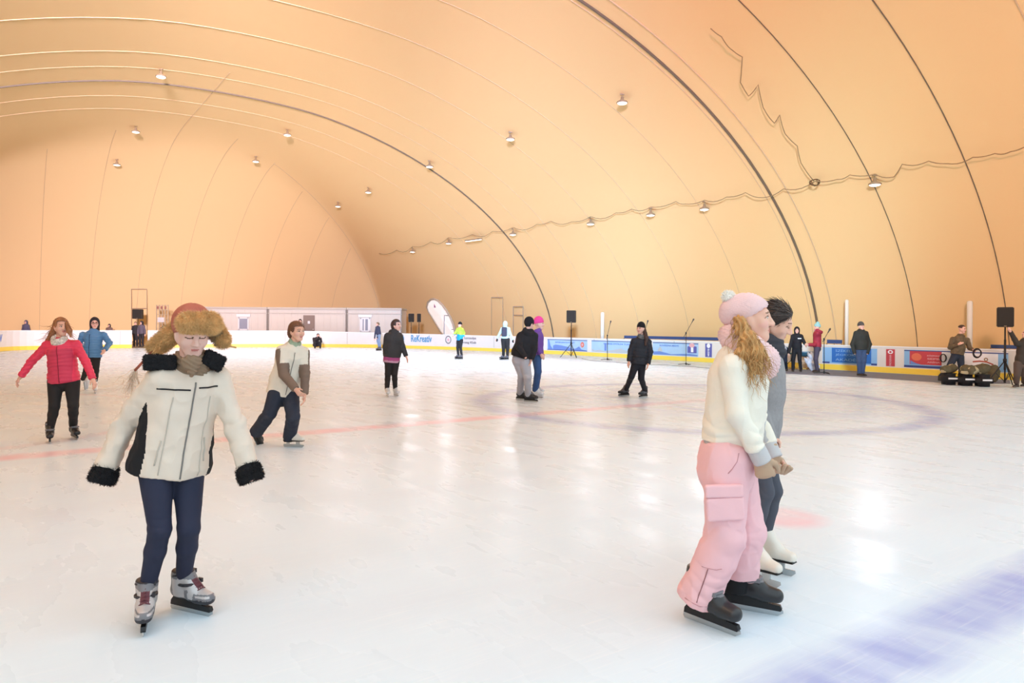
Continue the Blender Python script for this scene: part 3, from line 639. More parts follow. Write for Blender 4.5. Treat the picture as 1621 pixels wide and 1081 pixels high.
def d_box(P, c, hs, R, rad=0.0):
    X, Y, Z = P; x, y, z = X - c[0], Y - c[1], Z - c[2]
    q = [np.abs(x * R[i][0] + y * R[i][1] + z * R[i][2]) - (hs[i] - rad) for i in range(3)]
    o = np.sqrt(sum(np.maximum(t, 0) ** 2 for t in q)); return o + np.minimum(np.maximum(np.maximum(q[0], q[1]), q[2]), 0) - rad
def d_plane(P, p, n):
    X, Y, Z = P; return (X - p[0]) * n[0] + (Y - p[1]) * n[1] + (Z - p[2]) * n[2]
def frame(fwd, up):
    """rows: right(x), forward(y), up(z)"""
    f = nrm(fwd); r = nrm(np.cross(f, up)); u = np.cross(r, f); return np.array([r, f, u])

class Field:
    def __init__(s, lo, hi, cell):
        s.lo = V3(lo); s.c = cell; s.n = np.maximum(np.ceil((V3(hi) - s.lo) / cell).astype(int) + 1, 4)
        s.f = np.full(s.n, 1.0, dtype=np.float32)
    def box(s, lo, hi):
        a = np.clip(np.floor((V3(lo) - s.lo) / s.c).astype(int), 0, s.n - 1); b = np.clip(np.ceil((V3(hi) - s.lo) / s.c).astype(int) + 1, 0, s.n)
        if (b <= a).any(): return None, None
        sl = tuple(slice(i, j) for i, j in zip(a, b))
        P = tuple((s.lo[k] + s.c * np.arange(a[k], b[k])).reshape([-1 if i == k else 1 for i in range(3)]) for k in range(3))
        return sl, P
    def _put(s, sl, d, k, op):
        if sl is None: return
        v = s.f[sl]
        s.f[sl] = smin(v, d, k) if op == 'u' else (smax(v, -d, k) if op == 's' else smax(v, d, k))
    def cap(s, a, b, ra, rb, k=.02, ax=None, sa=1., sb=None, op='u', cut=None):
        m = max(ra, rb) * max(sa, sb or sa, 1.) + k + 2 * s.c; a = V3(a); b = V3(b)
        sl, P = s.box(np.minimum(a, b) - m, np.maximum(a, b) + m)
        if sl is None: return
        d = d_cap(P, a, b, ra, rb, ax, sa, sb)
        if cut is not None:
            for (p, n) in cut: d = smax(d, d_plane(P, p, n), .006)
        s._put(sl, d, k, op)
    def ell(s, c, r, R=None, k=.02, op='u', cut=None):
        m = max(r) + k + 2 * s.c; c = V3(c); sl, P = s.box(c - m, c + m)
        if sl is None: return
        d = d_ell(P, c, r, R)
        if cut is not None:
            for (p, n) in cut: d = smax(d, d_plane(P, p, n), .006)
        s._put(sl, d, k, op)
    def bx(s, c, hs, R, rad=.01, k=.01, op='u'):
        m = np.linalg.norm(hs) + k + 2 * s.c; c = V3(c); sl, P = s.box(c - m, c + m)
        if sl is not None: s._put(sl, d_box(P, c, hs, R, rad), k, op)
    def fn(s, lo, hi, f, k=.01, op='u'):
        sl, P = s.box(lo, hi)
        if sl is not None: s._put(sl, f(P), k, op)
    def plane(s, p, n, k=.004):
        sl, P = s.box(s.lo, s.lo + s.c * s.n); s._put(sl, d_plane(P, p, n), k, 'i')
    def mesh(s):
        f = s.f; f[0] = f[-1] = 1; f[:, 0] = f[:, -1] = 1; f[:, :, 0] = f[:, :, -1] = 1
        ins = f < 0; n = s.n
        cs = np.zeros(n - 1, np.int8)
        for i in (0, 1):
            for j in (0, 1):
                for k in (0, 1): cs += ins[i:n[0] - 1 + i, j:n[1] - 1 + j, k:n[2] - 1 + k]
        act = np.argwhere((cs > 0) & (cs < 8))
        if len(act) == 0: return np.zeros((0, 3)), np.zeros((0, 4), int)
        idx = np.full(n - 1, -1, np.int64); idx[act[:, 0], act[:, 1], act[:, 2]] = np.arange(len(act))
        C = [(i, j, k) for i in (0, 1) for j in (0, 1) for k in (0, 1)]
        g = np.stack([f[act[:, 0] + i, act[:, 1] + j, act[:, 2] + k] for i, j, k in C], 1)
        acc = np.zeros((len(act), 3)); cnt = np.zeros(len(act))
        for a in range(8):
            for b in range(a + 1, 8):
                if sum(abs(C[a][t] - C[b][t]) for t in range(3)) != 1: continue
                m = (g[:, a] < 0) != (g[:, b] < 0); t = np.where(m, g[:, a] / np.where(m, g[:, a] - g[:, b], 1), 0)[:, None]
                p = np.array(C[a]) * (1 - t) + np.array(C[b]) * t; acc += p * m[:, None]; cnt += m
        V = s.lo + s.c * (act + acc / cnt[:, None])
        Q = []
        for ax in range(3):
            sh = [slice(0, None)] * 3; A = [slice(0, None)] * 3; A[ax] = slice(0, -1); B = [slice(0, None)] * 3; B[ax] = slice(1, None)
            d = np.argwhere(ins[tuple(A)] != ins[tuple(B)]); u, w = (ax + 1) % 3, (ax + 2) % 3
            d = d[(d[:, u] > 0) & (d[:, w] > 0) & (d[:, u] < n[u] - 1) & (d[:, w] < n[w] - 1)]
            eu = np.zeros(3, int); eu[u] = 1; ew = np.zeros(3, int); ew[w] = 1
            q = [idx[tuple((d - x).T)] for x in (eu + ew, ew, 0 * eu, eu)]
            q = np.stack(q, 1); flip = ~ins[d[:, 0], d[:, 1], d[:, 2]]; q[flip] = q[flip][:, ::-1]; Q.append(q)
        Q = np.concatenate(Q); return V, Q[(Q >= 0).all(1)]

def vnormals(V, F):
    n = np.cross(V[F[:, 2]] - V[F[:, 0]], V[F[:, 3]] - V[F[:, 1]]); N = np.zeros_like(V)
    for k in range(4): np.add.at(N, F[:, k], n)
    return N / np.maximum(np.linalg.norm(N, axis=1, keepdims=True), 1e-12)
_nt_tab = np.random.RandomState(3).rand(32, 32, 32)
def vnoise(P, scale, off=0.0):
    q = np.asarray(P) * scale + off + 100; i = np.floor(q).astype(int); t = q - i; t = t * t * (3 - 2 * t); i &= 31; j = (i + 1) & 31
    r = 0
    for a in (0, 1):
        for b in (0, 1):
            for c in (0, 1):
                r = r + _nt_tab[(j if a else i)[:, 0], (j if b else i)[:, 1], (j if c else i)[:, 2]] * (t[:, 0] if a else 1 - t[:, 0]) * (t[:, 1] if b else 1 - t[:, 1]) * (t[:, 2] if c else 1 - t[:, 2])
    return r * 2 - 1
def cols(V): return (V[:, 0], V[:, 1], V[:, 2])
def laplace(V, F, it=1, lam=.5):
    for _ in range(it):
        A = np.zeros_like(V); c = np.zeros(len(V))
        for k in range(4):
            np.add.at(A, F[:, k], V[F[:, (k + 1) % 4]]); np.add.at(c, F[:, k], 1)
            np.add.at(A, F[:, k], V[F[:, k - 1]]); np.add.at(c, F[:, k], 1)
        V = V + lam * (A / np.maximum(c, 1)[:, None] - V)
    return V
def emit(name, fld, mats, parent, base, disp=None, matfn=None, relax=1):
    V, F = fld.mesh()
    if len(F) == 0: return None
    if relax: V = laplace(V, F, relax, .4)
    if disp is not None: V = V + vnormals(V, F) * disp(V)[:, None]
    mi = None
    if matfn is not None: mi = matfn(V[F].mean(1))
    o = mesh_np(name, V, F, mats, parent, base, mi); return o
def folds(V, c, ax, amp, lam, sig, seed=0.0):
    """cloth creases running round the bone axis ax near the point c"""
    d = V - V3(c); s = d @ nrm(ax); r = np.exp(-(np.linalg.norm(d, axis=1) / sig) ** 2)
    w = np.clip(.45 + .9 * vnoise(V, 7, seed + 11), 0, 1.2); ph = s / lam * .7 + 1.7 * vnoise(V, 5.5, seed); q = np.sin(2 * math.pi * ph)
    return amp * r * w * (1.6 * np.sqrt(np.clip(.5 + .5 * q, 0, 1)) - 1.0)
def creases(V, amp, scale, seed=0.0, st=(1, 1, 1)):
    n = vnoise(V * np.array(st), scale, seed); m = vnoise(V * np.array(st), scale * 2.3, seed + 7); return amp * ((1 - np.abs(n)) ** 3 * .9 - .25 + .35 * m)

def strands(P0, dirs, lens, wid, waves=None, seg=5, grav=0.0, seed=1, n=3):
    """thin tapered hair tubes rooted at P0"""
    rs = np.random.RandomState(seed); mb_v = []; mb_f = []
    for i in range(len(P0)):
        p = V3(P0[i]); d = nrm(dirs[i]); x = nrm(np.cross(d, V3(.3, .2, 1) + .1 * rs.randn(3))); y = np.cross(d, x); b = len(mb_v); ph = rs.rand() * 6.28
        L = lens[i]; w0 = wid[i] if hasattr(wid, '__len__') else wid
        for s in range(seg + 1):
            t = s / seg
            c = p + d * L * t + V3(0, 0, -1) * grav * (L * t) ** 2
            if waves: c = c + x * waves[0] * min(1, 3 * t) * math.sin(ph + 6.28 * waves[1] * t * L) + y * waves[0] * min(1, 3 * t) * math.cos(ph * 1.7 + 6.28 * waves[1] * t * L)
            r = w0 * (1 - .85 * t ** 1.5)
            for k in range(n):
                a = 6.28 * k / n; mb_v.append(c + (x * math.cos(a) + y * math.sin(a)) * r)
        for s in range(seg):
            for k in range(n): mb_f.append((b + s * n + k, b + s * n + (k + 1) % n, b + (s + 1) * n + (k + 1) % n, b + (s + 1) * n + k))
    return mb_v, mb_f
def add_fur(V, F, count, ln, wd, seed=1, lean=None, jit=.5):
    """short tapered fur blades over a surface; returns vertices, faces"""
    rs = np.random.RandomState(seed); N = vnormals(V, F); fi = rs.randint(0, len(F), count); w = rs.dirichlet((1, 1, 1, 1), count)
    P = (V[F[fi]] * w[..., None]).sum(1); D = N[F[fi, 0]] + jit * rs.randn(count, 3)
    if lean is not None: D = D + np.array(lean)
    D /= np.linalg.norm(D, axis=1, keepdims=True); S = np.cross(D, rs.randn(count, 3)); S /= np.maximum(np.linalg.norm(S, axis=1, keepdims=True), 1e-6)
    L = ln * (.6 + .8 * rs.rand(count))[:, None]
    a, b, c = P + S * wd - D * ln * .2, P - S * wd - D * ln * .2, P + D * L
    VV = np.stack([a, b, c], 1).reshape(-1, 3); FF = np.arange(count * 3).reshape(-1, 3)
    return VV, FF
# ------------------------------------------------------------------ people
M_SKIN = mat('skin', (232, 182, 160), rough=.55, sss=.15, spec=.35)
M_SKIN2 = mat('skin_pale', (240, 196, 182), rough=.55, sss=.15, spec=.35)
M_LIP = mat('lips', (206, 128, 120), rough=.45)
M_EYEW = mat('eye_white', (214, 200, 192), rough=.25)
M_IRIS = mat('iris', (52, 38, 30), rough=.2)
M_LASH = mat('lash_and_brow', (122, 86, 66), rough=.8)
M_CHEEK = mat('cheek', (234, 178, 162), rough=.55, sss=.15)
SKINS = [M_SKIN, M_LIP, M_EYEW, M_IRIS, M_LASH, M_CHEEK]

class Person:
    """joints are given as (column, row, extra depth) at the person's distance d"""
    def __init__(s, name, label, d, J, facing=(0, -1, 0), body=None, sc=1.0, group=None, headup=(0, 0, 1), base=None, skin=None, headsc=1.0):
        s.d = d; s.J = {}
        for k, v in J.items():
            s.J[k] = V3(v[1:]) if v[0] == 'w' else V3(at(v[0], v[1], d + (v[2] if len(v) > 2 else 0)))
        s.sc = sc; s.hs = sc * headsc; s.R = frame(V3(facing), V3(headup))
        s.name = name
        b = base if base is not None else (s.J['pv'][0], s.J['pv'][1], 0)
        s.base = V3(b); s.e = empty('person', tuple(s.base), label, 'person', group)
        lat = s.J['sr'] - s.J['sl']; s.lat = nrm(lat)
        up = nrm(s.J['nk'] - s.J['pv']); s.tup = up
        s.fwd = nrm(np.cross(up, s.lat))           # lat is image-left -> image-right
        if s.fwd @ V3(body if body is not None else facing) < 0: s.fwd = -s.fwd
        s.lath = nrm(s.J['hr'] - s.J['hl']) if np.linalg.norm(s.J['hr'] - s.J['hl']) > 1e-3 else s.lat
        s.skin = skin or M_SKIN
    def bounds(s, keys, m):
        A = np.array([s.J[k] for k in keys]); return A.min(0) - m, A.max(0) + m
    def T(s, t):                                      # point on the spine, 0 pelvis .. 1 neck base
        return lerp(s.J['pv'], s.J['nk'], t)
    def hl(s, p): return (p - s.J['hd']) @ s.R.T / s.hs
    def hw(s, q): return s.J['hd'] + (V3(q) * s.hs) @ s.R

def torso(f, P, g, levels, k=.05):
    """levels: (t, half width, half depth[, forward shift])"""
    L = []
    for l in levels:
        t, rx, ry = l[:3]; c = P.T(t) + P.fwd * (l[3] * P.sc if len(l) > 3 else 0)
        L.append((c, rx * P.sc + g, ry * P.sc + g, nrm(P.lath * (1 - min(max(t, 0), 1)) + P.lat * min(max(t, 0), 1))))
    for a, b in zip(L[:-1], L[1:]):
        f.cap(a[0], b[0], a[2], b[2], k, a[3] * .5 + b[3] * .5, a[1] / a[2], b[1] / b[2])
TORSO = [(-.10, .155, .115, -.01), (.12, .150, .108), (.42, .122, .09), (.70, .140, .102), (.90, .135, .085), (.98, .07, .06)]

def head_field(f, P, coarse=False):
    m = .16 * P.hs; c = P.J['hd']; sl, G = f.box(c - m, c + m)
    if sl is None: return
    R = P.R; X, Y, Z = G[0] - c[0], G[1] - c[1], G[2] - c[2]
    q = tuple((X * R[i][0] + Y * R[i][1] + Z * R[i][2]) / P.hs for i in range(3))
    d = d_ell(q, (0, -.012, .032), (.074, .094, .084))
    d = smin(d, d_cap(q, (0, .032, .0), (0, .058, -.088), .062, .028), .03)
    for sx in (-1, 1):
        d = smin(d, d_cap(q, (sx * .052, .0, -.03), (sx * .018, .056, -.084), .028, .024), .025)
        d = smin(d, d_ell(q, (sx * .038, .056, -.022), (.03, .028, .03)), .025)
        d = smin(d, d_ell(q, (sx * .076, -.006, -.002), (.012, .022, .032)), .012)
    if not coarse:
        d = smin(d, d_cap(q, (-.036, .072, .034), (.036, .072, .034), .017, .017), .02)
        for sx in (-1, 1):
            d = smax(d, -d_ell(q, (sx * .031, .099, .012), (.019, .014, .011)), .012)
            d = smin(d, d_ell(q, (sx * .031, .0745, .011), (.0125, .0125, .0105)), .003)
    d = smin(d, d_cap(q, (0, .086, .022), (0, .108, -.022), .009, .013), .012)
    if not coarse:
        for sx in (-1, 1): d = smin(d, d_ell(q, (sx * .013, .098, -.026), (.009, .011, .009)), .008)
        d = smin(d, d_cap(q, (-.017, .083, -.051), (.017, .083, -.051), .0075, .0075), .008)
        d = smin(d, d_cap(q, (-.014, .082, -.062), (.014, .082, -.062), .0085, .0085), .008)
        d = smax(d, -d_cap(q, (-.02, .097, -.0565), (.02, .097, -.0565), .004, .004), .004)
    f._put(sl, d * P.hs, .02 * P.hs, 'u')

def head_mats(P, coarse=False, smile=False):
    down = getattr(P, 'down', False)
    def fn(C):
        q = P.hl(C); x, y, z = np.abs(q[:, 0]), q[:, 1], q[:, 2]; m = np.zeros(len(C), int)
        inh = (np.linalg.norm(q, axis=1) < .16) & (y > .04)
        m[inh & (((x - .052) / .018) ** 2 + ((z + .026) / .018) ** 2 < 1)] = 5
        m[inh & (y > .07) & ((x / .0235) ** 2 + ((z + .0565 - (.008 * (x / .02) ** 2 if smile else 0)) / .0125) ** 2 < 1)] = 1
        e = ((x - .031) / .0145) ** 2 + ((z - .0115) / .0075) ** 2
        m[inh & (e < 1)] = 2
        m[inh & (((x - .030) / .006) ** 2 + ((z - .0112) / .0068) ** 2 < 1)] = 3
        m[inh & (x > .015) & (x < .054) & (np.abs(z - .0195 + ((x - .031) / .03) ** 2 * .02) < .0028)] = 4
        m[inh & (x > .012) & (x < .053) & (np.abs(z - .0375 + np.maximum(x - .036, 0) * .3) < .0036)] = 4
        if down:
            m[(m == 2) | (m == 3) | (m == 5)] = 0; m[inh & (np.abs(x - .031) < .017) & (np.abs(z - .006 + ((x - .031) / .03) ** 2 * -.012) < .003)] = 4
            m[inh & (np.abs(x - .031) < .0165) & (np.abs(z - .0195) < .003)] = 0; m[m == 1] = 0; m[inh & (y > .07) & ((x / .021) ** 2 + ((z + .0565) / .0075) ** 2 < 1)] = 1
        if coarse:
            m[m == 1] = 0; m[(m == 2) | (m == 3)] = 0
            m[inh & (((x - .031) / .016) ** 2 + ((z - .016) / .011) ** 2 < 1)] = 4
            m[inh & ((x / .024) ** 2 + ((z + .057) / .012) ** 2 < 1)] = 1
        return m
    return fn

def hand(f, w, d, pal, sc, curl=.5, thumb=1, fine=True, k=.008):
    """w wrist, d forearm direction, pal palm normal; five fingers, curled"""
    w = V3(w); d = nrm(d); pal = nrm(V3(pal) - d * (V3(pal) @ d)); s = nrm(np.cross(d, pal)) * thumb    # s: towards the thumb
    kn = w + d * .082 * sc
    f.cap(w, kn, .021 * sc, .017 * sc, .012, s, 1.35, 2.3)
    if not fine:
        f.cap(kn, kn + (d * .75 + pal * .5 * curl) * .075 * sc, .017 * sc, .013 * sc, .01, s, 2.1, 1.9)
        f.cap(w + d * .03 * sc + s * .02 * sc, w + d * .075 * sc + s * .05 * sc + pal * .02 * sc, .012 * sc, .010 * sc, .01); return
    for i, (o, L) in enumerate(((.030, .074), (.010, .082), (-.010, .076), (-.029, .060))):
        b = kn + s * o * sc - d * .006 * sc; a0 = curl * (1.0 + .12 * i); d1 = d * math.cos(a0) + pal * math.sin(a0); d2 = d * math.cos(2.1 * a0) + pal * math.sin(2.1 * a0)
        m = b + d1 * L * .52 * sc; e = m + d2 * L * .5 * sc
        f.cap(b, m, .0095 * sc, .0088 * sc, .003); f.cap(m, e, .0088 * sc, .007 * sc, .003)
    t0 = w + d * .022 * sc + s * .022 * sc; t1 = t0 + (d * .6 + s * .7 + pal * .25) * .042 * sc; t2 = t1 + (d * .85 + s * .1 + pal * .45) * .034 * sc
    f.cap(t0, t1, .013 * sc, .0105 * sc, .008); f.cap(t1, t2, .0105 * sc, .008 * sc, .004)

def make_body(P, cell, hands=None, coarse=None, slim=0.0):
    """one continuous mesh: head, neck, trunk, arms, hands, legs"""
    J = P.J; sc = P.sc; coarse = cell > .0085 if coarse is None else coarse
    lo, hi = P.bounds(J.keys(), .2 * sc); f = Field(lo, hi, cell)
    torso(f, P, -.012 - slim, TORSO)
    f.cap(J['sl'], J['sr'], .046 * sc, .046 * sc, .05)
    for a in 'lr':
        f.cap(J['s' + a], J['e' + a], .046 * sc - slim, .036 * sc - slim, .03); f.cap(J['e' + a], J['w' + a], .036 * sc - slim, .025 * sc - slim, .02)
        f.cap(J['h' + a], J['k' + a], .078 * sc - slim, .048 * sc - slim, .05); f.cap(J['k' + a], lerp(J['k' + a], J['a' + a], .35), .048 * sc - slim, .046 * sc - slim, .02)
        f.cap(lerp(J['k' + a], J['a' + a], .3), J['a' + a], .046 * sc - slim, .032 * sc - slim, .02)
        if 't' + a in J: f.cap(J['a' + a], J['t' + a], .034 * sc, .026 * sc, .02)
    f.cap(P.T(.95), P.hw((0, -.02, -.07)), .056 * sc, .05 * sc, .025)
    head_field(f, P, coarse)
    for a in 'lr':
        h = (hands or {}).get(a)
        if h == 'none': continue
        h = h or {}
        d = h.get('d', J['w' + a] - J['e' + a]); pal = h.get('pal', -P.fwd * .3 + P.lat * (1 if a == 'l' else -1))
        hand(f, J['w' + a], d, pal, sc * .98, h.get('curl', .45), h.get('thumb', 1 if a == 'l' else -1), cell <= .0085)
    mats = [P.skin] + SKINS[1:]
    return emit('body', f, mats, P.e, P.base, matfn=head_mats(P, coarse), relax=0 if not coarse else 1)

def sleeve(f, P, a, r, k=.03, cut=0.0, e0=0.0):
    """r: shoulder, elbow, cuff radius; cut shortens (m) at the wrist"""
    J = P.J; s, e, w = J['s' + a], J['e' + a], J['w' + a]; n = nrm(w - e); end = w - n * cut
    f.cap(s, e, r[0], r[1], k); f.cap(e, end + n * .05, r[1], r[2], k * .6, cut=[(end, n)])
def make_top(P, name, mats, cell, levels, r, hem, g=0.0, cut=0.0, disp=None, matfn=None, neck=True, hemn=None, arms='lr', extra=None, k=.05, sh=.06):
    J = P.J; sc = P.sc
    lo, hi = P.bounds(('pv', 'nk', 'sl', 'sr', 'el', 'er', 'wl', 'wr', 'hl', 'hr'), .26 * sc); f = Field(lo, hi, cell)
    torso(f, P, g, levels, k)
    hp = P.T(hem); f.plane(hp, -(P.tup if hemn is None else nrm(hemn)))
    f.cap(J['sl'], J['sr'], sh * sc, sh * sc, .05)
    for a in arms: sleeve(f, P, a, [x * sc for x in r], .035, cut)
    if extra: extra(f)
    return emit(name, f, mats, P.e, P.base, disp, matfn)
def make_legs(P, name, mats, cell, r, top=.25, ends=(0, 0), disp=None, matfn=None, levels=None, k=.04, extra=None):
    """r: hip, knee, calf, ankle radius; ends: metres left bare above the ankle joint (negative covers it)"""
    J = P.J; sc = P.sc; r = [x * sc for x in r]
    lo, hi = P.bounds(('pv', 'hl', 'hr', 'kl', 'kr', 'al', 'ar'), .26 * sc); hi = hi + P.tup * .1; f = Field(lo, hi, cell)
    torso(f, P, .0, levels or [(-.12, .155, .118, -.012), (.1, .152, .11), (top + .1, .135, .1)])
    f.plane(P.T(top), P.tup)
    for i, a in enumerate('lr'):
        h, kn, an = J['h' + a], J['k' + a], J['a' + a]; n = nrm(an - kn); end = an - n * ends[i]; mid = lerp(kn, an, .35)
        f.cap(h, kn, r[0], r[1], k); f.cap(kn, mid, r[1], r[2], .02); f.cap(mid, end + n * .06, r[2], r[3], .02, cut=[(end, n)])
    if extra: extra(f)
    return emit(name, f, mats, P.e, P.base, disp, matfn)
def cloth_disp(P, amp=.004, fold=.006, sig=.12, lam=.05, seed=0.0, knees=True, elbows=True, sc2=9):
    J = P.J
    def fn(V):
        d = creases(V, amp, sc2, seed)
        if elbows:
            for a in 'lr': d = d + folds(V, J['e' + a], J['w' + a] - J['s' + a], fold, lam, sig, seed)
        if knees:
            for a in 'lr': d = d + folds(V, J['k' + a], J['a' + a] - J['h' + a], fold, lam, sig, seed + 3)
        return d
    return fn
def head_blob(P, name, mats, cell, build, disp=None, matfn=None, m=.24):
    """a hat or a mop of hair, modelled in head axes (metres: x right, y forward, z up)"""
    c = P.J['hd']; f = Field(c - m * P.hs, c + m * P.hs, cell); sl, G = f.box(f.lo, f.lo + f.c * f.n); R = P.R
    X, Y, Z = G[0] - c[0], G[1] - c[1], G[2] - c[2]; q = tuple((X * R[i][0] + Y * R[i][1] + Z * R[i][2]) / P.hs for i in range(3))
    f.f[sl] = (build(q) * P.hs).astype(np.float32); return emit(name, f, mats, P.e, P.base, disp, matfn)
def beanie(q, z0=.03, tilt=.25, g=.012, high=.0):
    d = d_ell(q, (0, -.012, .034 + high * .5), (.074 + g, .094 + g, .086 + g + high)); return smax(d, -(q[2] - z0 - tilt * q[1]), .006)
def hood(q, g=.03, face=(.062, .075), fz=-.005):
    d = d_ell(q, (0, -.02, .015), (.08 + g, .1 + g, .112 + g)); d = smin(d, d_cap(q, (0, -.05, -.07), (0, -.06, -.14), .09, .1), .05)
    hole = np.sqrt((q[0] / face[0]) ** 2 + ((q[2] - fz) / face[1]) ** 2) - 1
    return smax(d, -smax(hole * .06, .01 - q[1], .01), .008)
def hair_swept(q, g=.018):
    d = d_ell(q, (0, -.02, .036), (.076 + g, .094 + g, .086 + g)); d = smin(d, d_ell(q, (0, -.06, -.03), (.07, .06, .06)), .03)
    hole = smax(-(q[1] - .012 - .62 * (q[2] + .02)), q[2] - .098, .01); d = smax(d, -hole, .012)
    return smax(d, -(q[2] + .07), .02)
def hair_cap(q, g=.016, back=.0, low=-.02, front=.055, part=0.0):
    """skull cap of hair that leaves the face clear"""
    d = d_ell(q, (0, -.018, .036), (.076 + g, .094 + g, .086 + g))
    face = smax(smax(-(q[1] - .005 - .35 * np.maximum(q[2] - .02, 0)), q[2] - front, .02), np.abs(q[0]) - .066, .02)
    d = smax(d, -face * 1.0, .015)
    return smax(d, -(q[2] - low + .2 * q[1]), .02)

# ---- skates, modelled once per kind in boot axes: x to the toe, z up from the ice, ankle above the origin
SKATE = {}
def skate_mesh(kind):
    if kind in SKATE: return SKATE[kind]
    c = .005 if kind in ('grey_buckle', 'black_rental', 'figure') else .008
    f = Field((-.16, -.09, .02), (.24, .09, .36), c); Yx = V3(0, 1, 0)
    top = {'figure': .30, 'black_rental': .27, 'grey_buckle': .235, 'white_rental': .29, 'grey': .26, 'shoe': .15}[kind]
    if kind == 'shoe':
        f.cap((-.05, 0, .05), (.13, 0, .045), .045, .04, .02, Yx, .95, 1.0); f.cap((-.03, 0, .06), (-.03, 0, top), .045, .046, .03)
        f.fn(f.lo, f.lo + f.c * f.n, lambda P: P[2] * 0 + P[2] - top, .004, 'i')
    else:
        hi = .118 if kind == 'figure' else .108
        f.cap((-.065, 0, hi + .012), (.06, 0, hi + .008), .046, .044, .02, Yx, .86, .98); f.cap((.05, 0, hi + .006), (.15, 0, hi - .008), .044, .030 if kind == 'figure' else .033, .02, Yx, 1.0, 1.2)
        f.cap((-.035, 0, hi + .03), (-.045, 0, top + .03), .047, .049, .04); f.cap((.05, 0, hi + .035), (-.02, 0, hi + .12), .034, .044, .035)
        f.fn(f.lo, f.lo + f.c * f.n, lambda P: P[2] - top - .0 * P[0] + P[1] * 0, .004, 'i')
        f.fn(f.lo, f.lo + f.c * f.n, lambda P: (hi - .036) - P[2] + 0 * P[0] + 0 * P[1], .008, 'i')
        if kind != 'figure':                                            # plastic cuff and toe cap
            f.cap((-.042, 0, top - .075), (-.045, 0, top - .03), .053, .054, .012)
            f.cap((.09, 0, hi - .010), (.148, 0, hi - .018), .041, .030, .01, Yx, 1.1, 1.3)
            f.fn(f.lo, f.lo + f.c * f.n, lambda P: P[2] - top + 0 * P[0] + 0 * P[1], .004, 'i')
            f.fn(f.lo, f.lo + f.c * f.n, lambda P: (hi - .04) - P[2] + 0 * P[0] + 0 * P[1], .006, 'i')
    V, F = f.mesh(); V = laplace(V, F, 1, .4); C = V[F].mean(1); x, y, z = C.T; mi = np.zeros(len(F), int)
    if kind == 'grey_buckle':      # 0 silver 1 dark 2 grey 3 maroon
        mi[:] = 0; mi[(x > .085) & (z < .125)] = 2; mi[(x > .085) & (z < .095)] = 1; mi[(z < .092)] = 1
        mi[(np.abs(y) < .022) & (x > .0) & (x < .1) & (z > .11)] = 3
        mi[(z > .195)] = 2; mi[(z > .226)] = 1; mi[(x < -.06) & (z < .2)] = 2; mi[(x > .02) & (x < .05) & (z < .14) & (np.abs(y) > .024)] = 2
        mi[(x > .10) & (np.abs(y) > .016) & (np.abs(z - .112) < .006)] = 0
    elif kind == 'black_rental':
        mi[(z > .16) & (z < .175)] = 1
    elif kind == 'white_rental':
        mi[(z > top - .035) & (z < top - .012)] = 1; mi[(np.abs(z - .19 - .25 * x) < .009) & (np.abs(y) > .012) & (x > -.02)] = 1
    elif kind == 'figure':
        mi[z < .09] = 1
    elif kind == 'grey':
        mi[z < .10] = 1; mi[(x > .08) & (z < .12)] = 1
    elif kind == 'shoe':
        mi[z < .03] = 1
    me = bpy.data.meshes.new('ice_skate'); me.from_pydata(V.tolist(), [], F.tolist()); me.polygons.foreach_set('use_smooth', np.ones(len(F), bool)); me.polygons.foreach_set('material_index', mi.astype(np.int32))
    for m in {'grey_buckle': [mat('skate_silver', (196, 190, 190), rough=.35, metal=.2), mat('skate_dark', (48, 46, 52), rough=.45), mat('skate_grey', (120, 118, 122), rough=.45), mat('skate_maroon', (104, 58, 66), rough=.7)],
              'black_rental': [mat('skate_black', (36, 35, 38), rough=.32, spec=.5), mat('skate_grey', (120, 118, 122), rough=.45)],
              'white_rental': [mat('skate_white', (232, 230, 230), rough=.4), mat('skate_dark', (48, 46, 52), rough=.45)],
              'figure': [mat('figure_leather', (232, 224, 212), rough=.45, bump=.15), mat('sole_black', (28, 26, 26), rough=.4)],
              'grey': [mat('skate_midgrey', (92, 92, 98), rough=.45), mat('skate_black', (36, 35, 38), rough=.32)],
              'shoe': [mat('shoe_dark', (58, 48, 42), rough=.6), mat('sole_pale', (170, 160, 148), rough=.6)]}[kind]: me.materials.append(m)
    kids = []
    if kind != 'shoe':
        hi = .118 if kind == 'figure' else .108
        if kind != 'figure':                                            # moulded holder, two towers
            mb = MB(); z0, z1 = .026, hi - .03
            pr = [(-.115, z0 + .006), (-.112, z0 + .03), (-.095, z1), (.10, z1), (.115, z0 + .032), (.168, z0 + .028), (.176, z0 + .01), (.17, z0)]
            for sx, w in ((1, .011), (-1, .011)):
                pass
            n = len(pr); vs = [(a, -.012, b) for a, b in pr] + [(a, .012, b) for a, b in pr]
            fs = [tuple(range(n))[::-1], tuple(range(n, 2 * n))] + [(i, (i + 1) % n, n + (i + 1) % n, n + i) for i in range(n)]
            mb.add(vs, fs); kids.append(('blade_holder', mb, mat('holder_white' if kind == 'white_rental' else 'holder_black', (225, 224, 224) if kind == 'white_rental' else (22, 22, 25), rough=.35)))
            mb = MB(); pr = [(-.125, .012), (-.118, .002), (.155, .0), (.182, .016), (.18, .03), (-.122, .03)]
        else:
            mb = MB(); pr = [(-.13, .012), (-.122, .0), (.15, .0), (.175, .022), (.172, .038), (-.128, .034)]
            for cx, w in ((-.06, .04), (.085, .05)): mb.box((cx, 0, .058), (w, .012, .05))
        n = len(pr); t = .0025; vs = [(a, -t, b) for a, b in pr] + [(a, t, b) for a, b in pr]
        mb.add(vs, [tuple(range(n))[::-1], tuple(range(n, 2 * n))] + [(i, (i + 1) % n, n + (i + 1) % n, n + i) for i in range(n)])
